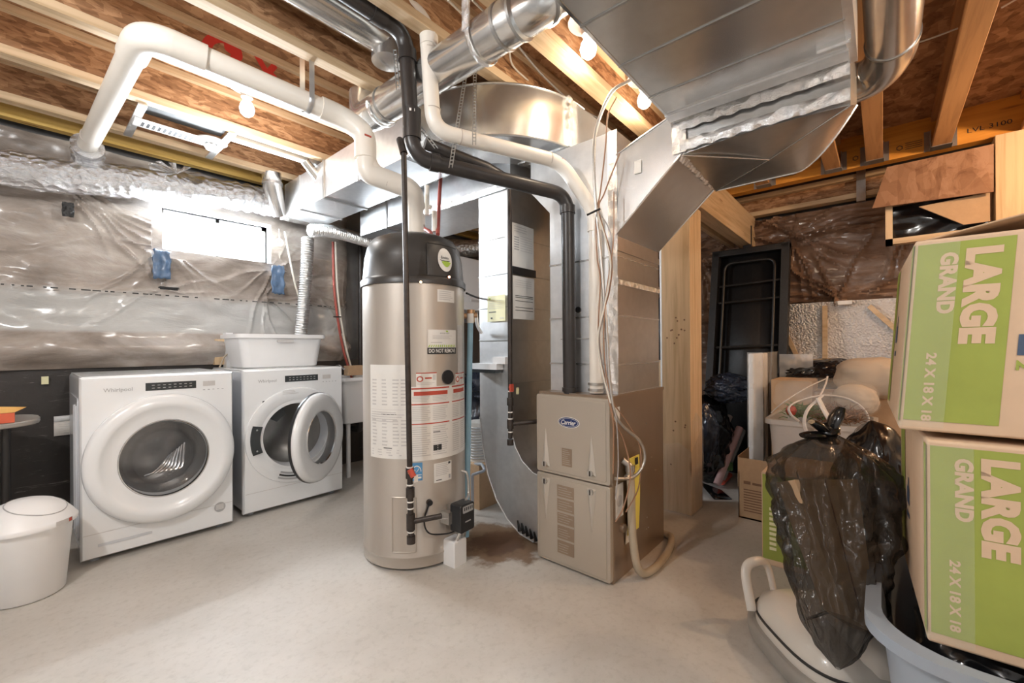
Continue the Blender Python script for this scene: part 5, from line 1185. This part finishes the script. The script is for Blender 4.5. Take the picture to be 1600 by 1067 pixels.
# spray paint on the joist web
def dab(x, y, r):
    c = at(x, y, 'Y', 2.521); mb.lathe([(0, 0), (r, .0006)], c, 'redpaint', 14, Matrix.Rotation(PI / 2, 4, 'X'))
for q in smooth([V(322, 72, 0), V(330, 62, 0), V(345, 60, 0), V(356, 66, 0), V(358, 76, 0)], 5): dab(q.x, q.y, .022)
for q in smooth([V(362, 80, 0), V(370, 76, 0), V(373, 88, 0), V(366, 90, 0)], 4): dab(q.x, q.y, .018)
mb.build('spray_mark', label='red spray-painted curl on a joist web above the left part of the vent pipe', cat='paint mark'); mb = MB()
for q in smooth([V(402, 88, 0), V(409, 100, 0), V(416, 112, 0)], 5) + smooth([V(428, 104, 0), V(422, 112, 0), V(428, 120, 0)], 3): dab(q.x, q.y, .016)
mb.build('spray_mark', label='red spray-painted stroke on a joist web above the middle of the vent pipe', cat='paint mark')

# ================================================================== RIGHT SIDE STORAGE
# moving boxes
def moving_box(lab, x0, x1, y0, y1, z0, z1, open_top, rot=0.0, warp=0):
    t = thing('moving_box', lab, 'box', ((x0 + x1) / 2, (y0 + y1) / 2, z0), 'stacked green-printed moving boxes'); W = y1 - y0; H = z1 - z0
    Sh = Matrix(((1, 0, 0, 0), (0, 1, -warp, warp * z1), (0, 0, 1, 0), (0, 0, 0, 1))); Mr = Sh @ Matrix.Translation(V(x0, y1, 0)) @ Matrix.Rotation(rot, 4, 'Z') @ Matrix.Translation(V(-x0, -y1, 0))
    mb = MB(); mb.box((x0, y0, z0), (x1, y1, z1), 'cardgrand', Mr); body = mb.build('carton', t, bevel=.006)
    f = lambda d: (lambda u, v_: Mr @ V(x0 - d - .0012, y1 - u, z0 + v_))
    mb = MB(); mb.patch(f(0), .006, .025, .160, H - .012, 'cardgreen')
    g_ = lambda cu, cv: (lambda a, b_: f(.0008)(b_, a))
    # text reads downward: baseline direction -z, letter up = +u
    tx = lambda s_, u0, uh, vt, vl, bold: mb.text(s_, lambda a, b_: f(.0008)(u0 + b_, vt - a), 0, 0, vl, uh, 'cardgrand', bold)
    tx('LARGE', .085, .058, H - .03, .215, .06); tx('GRAND', .045, .030, H - .035, .14, .05); tx('24 X 18 X 18', .036, .018, H - .265, .16, .035)
    mb.build('printed_panel', t, label='green panel with large cut-out lettering')
    mb = MB(); mb.patch(f(0), .176, .18, .30, .225, 'navyprint'); mb.text('2', lambda a, b_: f(.0004)(.176 + b_, .17 - a), 0, 0, .022, .024, 'cardgreen', .03); mb.build('printed_mark', t)
    # left side face prints
    s2 = lambda d: (lambda u, v_: Mr @ V(x0 + u, y1 + d + .0012, z0 + v_))
    mb = MB(); mb.patch(s2(0), .0, .02, .035, H - .01, 'cardgreen'); mb.build('edge_print', t); mb = MB(); mb.patch(s2(0), .45, .02, .56, H - .01, 'cardgreen'); mb.patch(s2(0), .34, .17, .40, .185, 'navyprint'); mb.patch(s2(0), .34, .21, .40, .26, 'navyprint')
    mb.patch(s2(.0), .35, .26, .37, .29, 'navyprint'); mb.build('side_print', t)
    mb = MB(); mb.grid(lambda u, v_: Mr @ V(x0 - .0035 + .004 * nz((u, v_, 2), 5) * 0 + (.0 if u < .5 else 0), y1 - .075 * max(0, 1 - 2 * u), z0 + .01 + (H - .02) * v_) + V(0, .0035 if u >= .5 else 0, 0) + V(.11 * max(0, 2 * u - 1), 0, 0), 20, 50, 'tape'); mb.build('packing_tape', t)
    if open_top:
        mb = MB(); mb.grid(lambda u, v_: V(x0 + .02 + (x1 - x0) * v_ * .5, y1 - .02 - (W + .02) * u, z1 + .002 + .075 * u * (1 - v_ * .3) + .01 * math.sin(u * 3)), 14, 4, 'card'); mb.build('flap', t, solid=.004)
    return t
moving_box('topmost large green and brown moving box at the right edge, flap lifted', 1.395, 1.985, -.52, -.060, .915, 1.365, True, .03, .07)
moving_box('lower large green and brown moving box standing in the grey tub', 1.37, 1.96, -.535, -.075, .435, .90, False, .05)
t = tub('storage_tub', 'blue-grey plastic tub under the stacked moving boxes', 'tub', 1.33, 2.0, -.64, .01, 0, .425, .14, .16, 'tubgrey', rim=.03, n=8)
blob((1.68, -.31, .30), (.26, .24, .13), 5, .08, 3, 'bag', sq=4).build('dark_cloth', label='dark cloth filling the grey tub under the lower moving box', cat='cloth')
# black translucent bag with cardboard in it
def tied_bag(nm, lab, prof, c, mat, seed, pleats=16, amp=.12, dirt=None, lean=(0, 0), inside=None, knot=True, sx=1, sy=1, rotz=0):
    t = thing(nm, lab, 'bag', (c[0], c[1], prof[0][1])); mb = MB(); c = Vector(c); zt = prof[-1][1]; z0 = prof[0][1]
    pz = [p[1] for p in prof]
    def rad(z):
        for (r1, z1), (r2, z2) in zip(prof, prof[1:]):
            if z1 <= z <= z2: return r1 + (r2 - r1) * ((z - z1) / (z2 - z1)) 
        return prof[-1][0]
    def f(u, v_):
        z = z0 + (zt - z0) * v_; th = 2 * PI * u; d = V(math.cos(th), math.sin(th), v_ * 1.5); r = rad(z)
        k = .35 + .65 * v_ ** 2
        r *= 1 + amp * k * math.sin(th * pleats + 5 * nz(d, 1.3, seed) + v_ * 3) * .6 + .16 * nz(d, 2.2, seed) + amp * .7 * (abs(nz(V(d.x * 2, d.y * 2, v_ * 5), 2.5, seed + 3)) * 2 - .5)
        x, y = r * math.cos(th) * sx, r * math.sin(th) * sy; x, y = x * math.cos(rotz) - y * math.sin(rotz), x * math.sin(rotz) + y * math.cos(rotz)
        return V(c.x + x + lean[0] * v_, c.y + y + lean[1] * v_, max(z, .004))
    mb.grid(f, 150, 90, mat, wrap=True); mb.build('bag_body', t, sharp=80)
    if knot:
        kc = V(c.x + lean[0], c.y + lean[1], zt)
        mb = MB(); mb.v = []; mb.tube(smooth([kc - V(0, 0, .03), kc + V(.0, .0, .01), kc + V(-.01, .0, .03)]), [.028 + .006 * math.sin(k) for k in range(17)], 'bag', 14)
        for k, (dx, dz) in enumerate(((.045, .10), (-.065, .05), (-.10, .0))):
            e = V(.6556, -.755, 0) * dx
            mb.tube(smooth([kc, kc + e * .5 + V(0, 0, dz * .6), kc + e + V(0, 0, dz)]), [.014 + .018 * math.sin(PI * q / 17) for q in range(17)], 'bag', 12, flat=.5)
        mb.build('knot', t)
    return t
bc = far(1308, 850, 1.24); bk_ = far(1296, 690, 1.56) - bc
t = tied_bag('garbage_bag', 'knotted thin black garbage bag full of cardboard in front of the moving boxes', [(.006, .18), (.055, .225), (.105, .31), (.135, .43), (.158, .54), (.178, .64), (.175, .69), (.105, .75), (.028, .79)], (bc.x, bc.y, 0), 'bagthin', 6, 13, .16, lean=(bk_.x, bk_.y), sx=1.0, sy=1.0)
Mc = Matrix.Translation(V(bc.x + bk_.x * .5, bc.y + bk_.y * .5, .475)) @ Matrix.Rotation(.715, 4, 'Z') @ Matrix.Rotation(.40, 4, 'Y')
mb = MB(); mb.prism([(-.02, -.25), (.055, -.20), (.11, .19), (-.10, .19)], 'X', -.055, .055, 'card', Mc); mb.prism([(.012, -.19), (.016, -.19), (.012, .19), (.008, .19)], 'X', -.0565, -.055, 'carddark', Mc); mb.build('cardboard_inside', t)
bc2 = far(1370, 800, 1.95)
blob((bc2.x, bc2.y, .36), (.20, .17, .40), 12, .14, 2.5, 'bag', zf_=0, nu=90, nv=60).build('garbage_bag', label='black garbage bag slumped between the knotted bag and the moving boxes', cat='bag', sharp=80)
# white floor machine
r_ = thing('carpet_cleaner', 'ivory carpet cleaner lying on the floor below the knotted garbage bag', 'carpet cleaner', far(1320, 1067, 1.35))
vc = V(*far(1290, 1010, 1.50)); vc.z = 0
rt = Matrix.Translation(vc) @ Matrix.Rotation(.715, 4, 'Z')
def vb(prof, mat, nm, lab=None, lab_par=None, sx=1, sy=1, off=(0, 0, 0), p=3):
    mb = MB(); n = 48
    vs_ = []
    for r1, z in prof:
        for x, y in supell(0, 0, sx * r1, sy * r1, n, p): vs_.append(rt @ (V(x, y, z) + Vector(off)))
    k = len(prof); fs = [(i * n + j, i * n + (j + 1) % n, (i + 1) * n + (j + 1) % n, (i + 1) * n + j) for i in range(k - 1) for j in range(n)] + [tuple(range(n))[::-1], tuple(range((k - 1) * n, k * n))]
    mb.add(vs_, fs, mat); return mb.build(nm, r_, sharp=50, label=lab)
vb([(.98, .01), (1, .03), (1, .055), (.96, .065)], 'vacgrey', 'bumper', None, None, .26, .20)
vb([(.93, .06), (.93, .10), (.86, .14), (.70, .165), (.4, .185), (.05, .19)], 'vac', 'housing', None, None, .25, .19)
vb([(.955, .10), (.955, .106)], 'black', 'trim_line', None, None, .25, .19)
vb([(.9, .12), (.95, .15), (.85, .19), (.5, .215), (.05, .22)], 'vac', 'motor_cover', None, None, .15, .11, (-.10, -.06, 0))
mb = MB(); mb.tube(smooth([rt @ V(.14, .18, .10), rt @ V(.20, .17, .22), rt @ V(.22, .12, .25), rt @ V(.24, .06, .22), rt @ V(.20, .05, .10)], 8), .018, 'vac', 12, flat=.7); mb.build('carry_handle', r_)
mb = MB(); mb.tube(smooth([rt @ V(-.05, .10, .19), rt @ V(-.08, .0, .235), rt @ V(-.16, -.10, .22), rt @ V(-.22, -.14, .10)], 8), .005, 'black', 8); mb.build('cord', r_)
# green edged box at floor
mb = MB(); mb.box((2.50, .0, 0), (2.95, .475, .47), 'cardgrand'); t = thing('moving_box', 'green-edged moving box on the floor mostly hidden behind the garbage bag', 'box', (2.7, .25, 0), 'stacked green-printed moving boxes')
mb.build('carton', t, bevel=.004); mb = MB(); mb.patch(lambda u, v_: V(2.4985, .47 - u, v_), .0, .03, .2, .46, 'cardgreen'); mb.patch(lambda u, v_: V(2.52 + u, .4765, v_), 0, .02, .3, .46, 'cardgreen'); mb.build('printed_panel', t)
mb = MB()
for k in range(9): mb.patch(lambda u, v_: V(2.4975, .47 - u, v_), .03, .08 + .025 * k, .06, .095 + .025 * k, 'paperyel')
mb.build('small_print', t)
# brown open carton
t = thing('cardboard_box', 'small open brown carton on the floor beside the wooden post', 'box', (3.2, .6, 0))
x0, x1, y0, y1, hh = 3.07, 3.42, .46, .715, .30
mb = MB()
for a, b_ in (((x0, y0, 0), (x0 + .005, y1, hh)), ((x1 - .005, y0, 0), (x1, y1, hh)), ((x0, y0, 0), (x1, y0 + .005, hh)), ((x0, y1 - .005, 0), (x1, y1, hh)), ((x0, y0, 0), (x1, y1, .01))): mb.box(a, b_, 'card')
mb.build('carton', t)
mb = MB(); mb.box((x0, y0 + .0, hh), (x0 + .004, y1, hh + .09), 'card'); mb.build('flap', t)
mb = MB(); mb.box((x0, y1, hh - .1), (x0 + .3, y1 + .004, hh + .10), 'card', Matrix.Translation(V(0, 0, 0))); mb.build('flap', t)
mb = MB(); mfc = lambda u, v_: V(x0 - .0012, y1 - u, v_)
mb.text('FRAGILE', mfc, .03, .215, .15, .018, 'carddark', .02) if False else None
for k in range(9): mb.patch(mfc, .03, .05 + .017 * k, .03 + R.uniform(.1, .2), .057 + .017 * k, 'carddark')
mb.patch(mfc, .03, .225, .07, .245, 'carddark'); mb.patch(mfc, .08, .225, .2, .24, 'carddark'); mb.patch(mfc, .19, .035, .235, .055, 'paperyel'); mb.build('small_print', t)
MB().box((x0 + .05, y0 + .04, .01), (x1 - .05, y1 - .05, .27), 'paper').build('folded_paper', label='white folded papers inside the small open carton', cat='paper')
# tote with garlands
MB().box((3.03, .06, 0), (3.45, .50, .33), 'card').build('cardboard_box', label='plain carton under the milky tote, behind the green-edged box', cat='box')
t = tub('clear_tote', 'milky clear plastic tote piled with garlands, right of the foam board', 'tote', 3.0, 3.48, .04, .535, .335, .67, .10, .05, 'tote', rim=.018)
mb = MB(); R3 = random.Random(5)
def garland(mat, n, x0, x1, y0, y1, z, rr): 
    m_ = MB()
    for k in range(n):
        c = V(R3.uniform(x0, x1), R3.uniform(y0, y1), z + R3.uniform(-.03, .03)); d = V(R3.uniform(-1, 1), R3.uniform(-1, 1), R3.uniform(-.2, .6)).normalized() * rr
        m_.tube([c, c + d * .5 + V(0, 0, .01), c + d], [.003, .0025, .001], mat, 5)
    return m_
g1 = garland('green', 220, 3.08, 3.38, .26, .46, .70, .05); g1.build('green_garland', label='artificial green garland on top of the milky tote', cat='garland', kind='stuff')
g1 = garland('carddark', 200, 3.06, 3.38, .1, .30, .69, .08); g1.build('twig_garland', label='brown twig garland on the right half of the milky tote', cat='garland', kind='stuff')
c = V(3.06, .42, .725); MB().lathe([(0, .03), (.02, .025), (.03, 0), (.02, -.025), (0, -.03)], c, 'red', 18).build('red_ornament', label='red ornament among the green garland', cat='ornament')
# zippered clear bag
t = thing('zip_storage_bag', 'clear zippered storage bag with white piping draped over the tote', 'bag', (3.1, .3, .68))
blob((3.22, .27, .80), (.24, .26, .115), 21, .05, 2, 'filmthin', sq=3).build('clear_body', t, sharp=80)
P = lambda x, y, d: far(x, y, d)
mb = MB()
def loop2(pts, r): mb.tube(smooth(pts, 8), r, 'piping', 8, flat=.5)
loop2([P(1205, 645, 2.55), P(1225, 628, 2.5), P(1262, 605, 2.55), P(1290, 592, 2.7)], .006)
loop2([P(1285, 618, 2.50), P(1262, 640, 2.44), P(1257, 665, 2.42), P(1272, 690, 2.40), P(1300, 700, 2.40), P(1325, 698, 2.41), P(1350, 680, 2.44), P(1357, 655, 2.46), P(1345, 635, 2.5), P(1320, 622, 2.55), P(1285, 618, 2.52), P(1250, 626, 2.5), P(1233, 636, 2.48), P(1236, 648, 2.46), P(1248, 658, 2.45)], .010)
loop2([P(1278, 622, 2.46), P(1290, 645, 2.42), P(1308, 675, 2.38)], .018)
loop2([P(1293, 588, 2.75), P(1290, 600, 2.66), P(1282, 617, 2.52)], .005)
mb.build('piping', t, label='white fabric piping and strap')
# pillow, black bag, carton behind
pl = far(1362, 590, 2.75)
blob((pl.x, pl.y, pl.z), (.17, .19, .13), 31, .08, 2.2, 'pillow', sq=2.6).build('pillow', label='beige pillow squeezed against the moving boxes, on top of the pile', cat='pillow', sharp=80)
pl2 = far(1335, 625, 2.65); blob((pl2.x, pl2.y, pl2.z), (.08, .12, .10), 33, .1, 2.2, 'pillow').build('cushion', label='small beige cushion just below the pillow', cat='cushion', sharp=80)
bb = far(1300, 585, 3.3)
blob((bb.x, bb.y, bb.z - .05), (.30, .34, .17), 41, .2, 3.2, 'bag', nu=110, nv=70).build('garbage_bag', label='shiny black garbage bag lying on the pile in front of the silver panel', cat='bag', sharp=80)
MB().box((3.55, -.25, 0), (4.2, .42, .80), 'card').build('cardboard_box', label='large carton behind the tote carrying the black bag', cat='box')
MB().box((3.50, .36, .55), (3.85, .60, .875), 'card').build('cardboard_box', label='brown carton standing behind the tote, left of the shiny black bag', cat='box')
MB().box((3.50, .36, 0), (3.85, .60, .545), 'card').build('cardboard_box', label='lower brown carton mostly hidden behind the tote', cat='box')
MB().box((3.5, -.55, 0), (4.1, -.27, .75), 'card').build('cardboard_box', label='hidden carton under the pillow at the back', cat='box') if False else None
# foam board
r_ = thing('foam_board', 'white foam sheet in clear wrap standing upright right of the post', 'foam board', (3.5, .75, 0))
a = at(1175, 720, 'X', 3.45)
MB().box((3.45, .70, .0), (3.95, .735, 1.06), 'foam').build('foam_sheet', r_, bevel=.008)
mb = MB(); mb.grid(lambda u, v_: V(3.44 + .54 * u, .655 - .02 - .02 * nz((u, v_, 0), 4), .05 + 1.02 * v_), 20, 40, 'film'); mb.grid(lambda u, v_: V(3.442 + .01 * nz((u, v_, 3), 6), .74 - .10 * u, .05 + 1.02 * v_), 6, 60, 'film'); mb.build('wrap', r_)
mb = MB(); mb.grid(lambda u, v_: V(3.95 + .015 * nz((u, v_, 6), 5), .62 - .22 * u, .78 + .27 * v_), 14, 14, 'film'); mb.build('wrap_tail', r_)
# silver bubble panel frame on the back wall
r_ = thing('silver_panel', 'silver bubble-foil panel with tan frame against the back wall', 'panel', (4.6, .35, .9))
PY = lambda x, y: at(x, y, 'X', 4.62)
a, b_ = PY(1218, 476), PY(1410, 470)
MB().box((4.62, b_.y - .2, .75), (4.64, a.y, a.z), 'bubble').build('foil_sheet', r_)
mb = MB()
def slat(x0, y0, x1, y1, w_=.035, X=4.60):
    mb = MB(); p, q = at(x0, y0, 'X', X), at(x1, y1, 'X', X); d = (q - p).normalized(); n_ = V(0, -d.z, d.y) * w_ / 2
    mb.prism([((p + n_).y, (p + n_).z), ((q + n_).y, (q + n_).z), ((q - n_).y, (q - n_).z), ((p - n_).y, (p - n_).z)], 'X', X - .015, X + .015, 'pine_y'); mb.build('slat', r_)
slat(1289, 478, 1289, 565); slat(1358, 478, 1400, 515); slat(1225, 515, 1262, 590); slat(1230, 566, 1310, 562)
MB().box((4.55, PY(1332, 470).y, PY(1330, 476).z), (4.6, PY(1310, 470).y, PY(1330, 470).z), 'paper').build('label_tab', r_)
# bed frame
r_ = thing('bed_frame', 'black fabric-covered adjustable bed frame leaning upright on the back wall', 'bed frame', (4.4, .95, 0))
bl, br = at(1117, 402, 'X', 4.50), at(1236, 388, 'X', 4.50)
yl, yr, zt = bl.y, br.y, 2.03
def bd(y, z, d=0): return V(4.12 + .40 * (z / 2.03) - d, y, z)
def bow(z): return .05 * math.sin(PI * min(1, max(0, (z - .9) / 1.15))) - .02
def rail(y0, y1, z0, z1, dep, mat='frameblk', n=16, out=0):
    mb.grid(lambda u, v_: bd(y0 + (y1 - y0) * u, z0 + (z1 - z0) * v_) , 1, n, mat)
for s_, yy in ((1, yl), (-1, yr)):
    n = 20; mb = MB()
    for k in range(n):
        z0, z1 = zt * k / n, zt * (k + 1) / n
        q = [bd(yy + s_ * w_, z, d) for z in (z0, z1) for w_ in (0, -.06 if s_ > 0 else -.06) for d in (0, .10)]
        mb.add(q, [(0, 1, 3, 2), (4, 6, 7, 5), (0, 4, 5, 1), (2, 3, 7, 6), (0, 2, 6, 4), (1, 5, 7, 3)], 'frameblk', False)
    mb.build('side_rail', r_)
mb = MB(); q = [bd(y, z, d) for z in (zt - .06, zt) for y in (yr, yl) for d in (0, .10)]; mb.add(q, [(0, 1, 3, 2), (4, 6, 7, 5), (0, 4, 5, 1), (2, 3, 7, 6), (0, 2, 6, 4), (1, 5, 7, 3)], 'frameblk', False); mb.build('top_rail', r_, bevel=.01)
mb = MB(); mb.add([bd(yl, 0, .01), bd(yr, 0, .01), bd(yr, zt, .01), bd(yl, zt, .01)], [(0, 1, 2, 3)], 'frameblk', False); mb.build('fabric_panel', r_, solid=.01)
mb = MB(); i_ = .11
mb.tube(bend([bd(yl - i_, .5, .07), bd(yl - i_, zt - .13, .07), bd(yr + i_, zt - .13, .07), bd(yr + i_, .5, .07)], .08), .012, 'frametube', 10)
mb.build('steel_tube', r_)
for z in (1.68, 1.52, 1.10): MB().tube([bd(yl - .07, z, .07), bd(yr + .07, z + .02, .07)], .010 if z > 1.2 else .012, 'frametube', 8).build('cross_tube', r_)
mb = MB(); mb.box(V(4.52, .93, 2.035), V(4.55, 1.0, 2.25), 'black') ; mb.build('mounting_strap', label='black perforated bracket above the bed frame', cat='bracket')
# bags and rolls behind the post
blob((3.75, 1.10, .35), (.26, .18, .36), 51, .16, 3, 'bag', zf_=0, nu=90, nv=60).build('garbage_bag', label='big black garbage bag against the bed frame behind the post', cat='bag', sharp=80)
blob((3.72, .93, .78), (.16, .17, .12), 55, .22, 3.5, 'bagblue', nu=90, nv=60).build('garbage_bag', label='crumpled blue-black bag on top of the bag behind the post', cat='bag', sharp=80)
blob((3.42, 1.02, .45), (.11, .09, .22), 57, .16, 3, 'bagblue', nu=70, nv=50).build('plastic_bundle', label='blue-black folded plastic right against the post', cat='bag', sharp=80)
for (x0, y0, x1, y1, d, mt, rr, lb) in ((1120, 758, 1156, 668, 3.35, 'jeans', .028, 'pinkish wrapping roll leaning behind the post'), (1126, 755, 1160, 672, 3.42, 'film', .03, 'clear plastic roll leaning beside the pink roll'), (1110, 715, 1140, 650, 3.5, 'inkfaint', .025, 'grey long roll leaning against the black bag'), (1128, 764, 1140, 742, 3.4, 'red', .022, 'dull red roll end on the floor behind the post')):
    p, q = far(x0, y0, d), far(x1, y1, d + .15); p.z = max(p.z, .03); MB().tube([p, q], rr, mt, 14).build('wrapping_roll', label=lb, cat='roll', group='leaning wrapping rolls')
p = far(1138, 728, 3.42); MB().box(p - V(.02, .03, .03), p + V(.02, .03, .03), 'green').build('green_tag', label='small green scrap on the leaning rolls', cat='scrap')
mb = MB(); mb.poly([V(3.30, .93, .004), V(3.38, .83, .004), V(3.55, .95, .004), V(3.5, 1.1, .05)], 'bag'); mb.build('plastic_scrap', label='black plastic corner on the floor behind the post', cat='plastic', solid=.004)
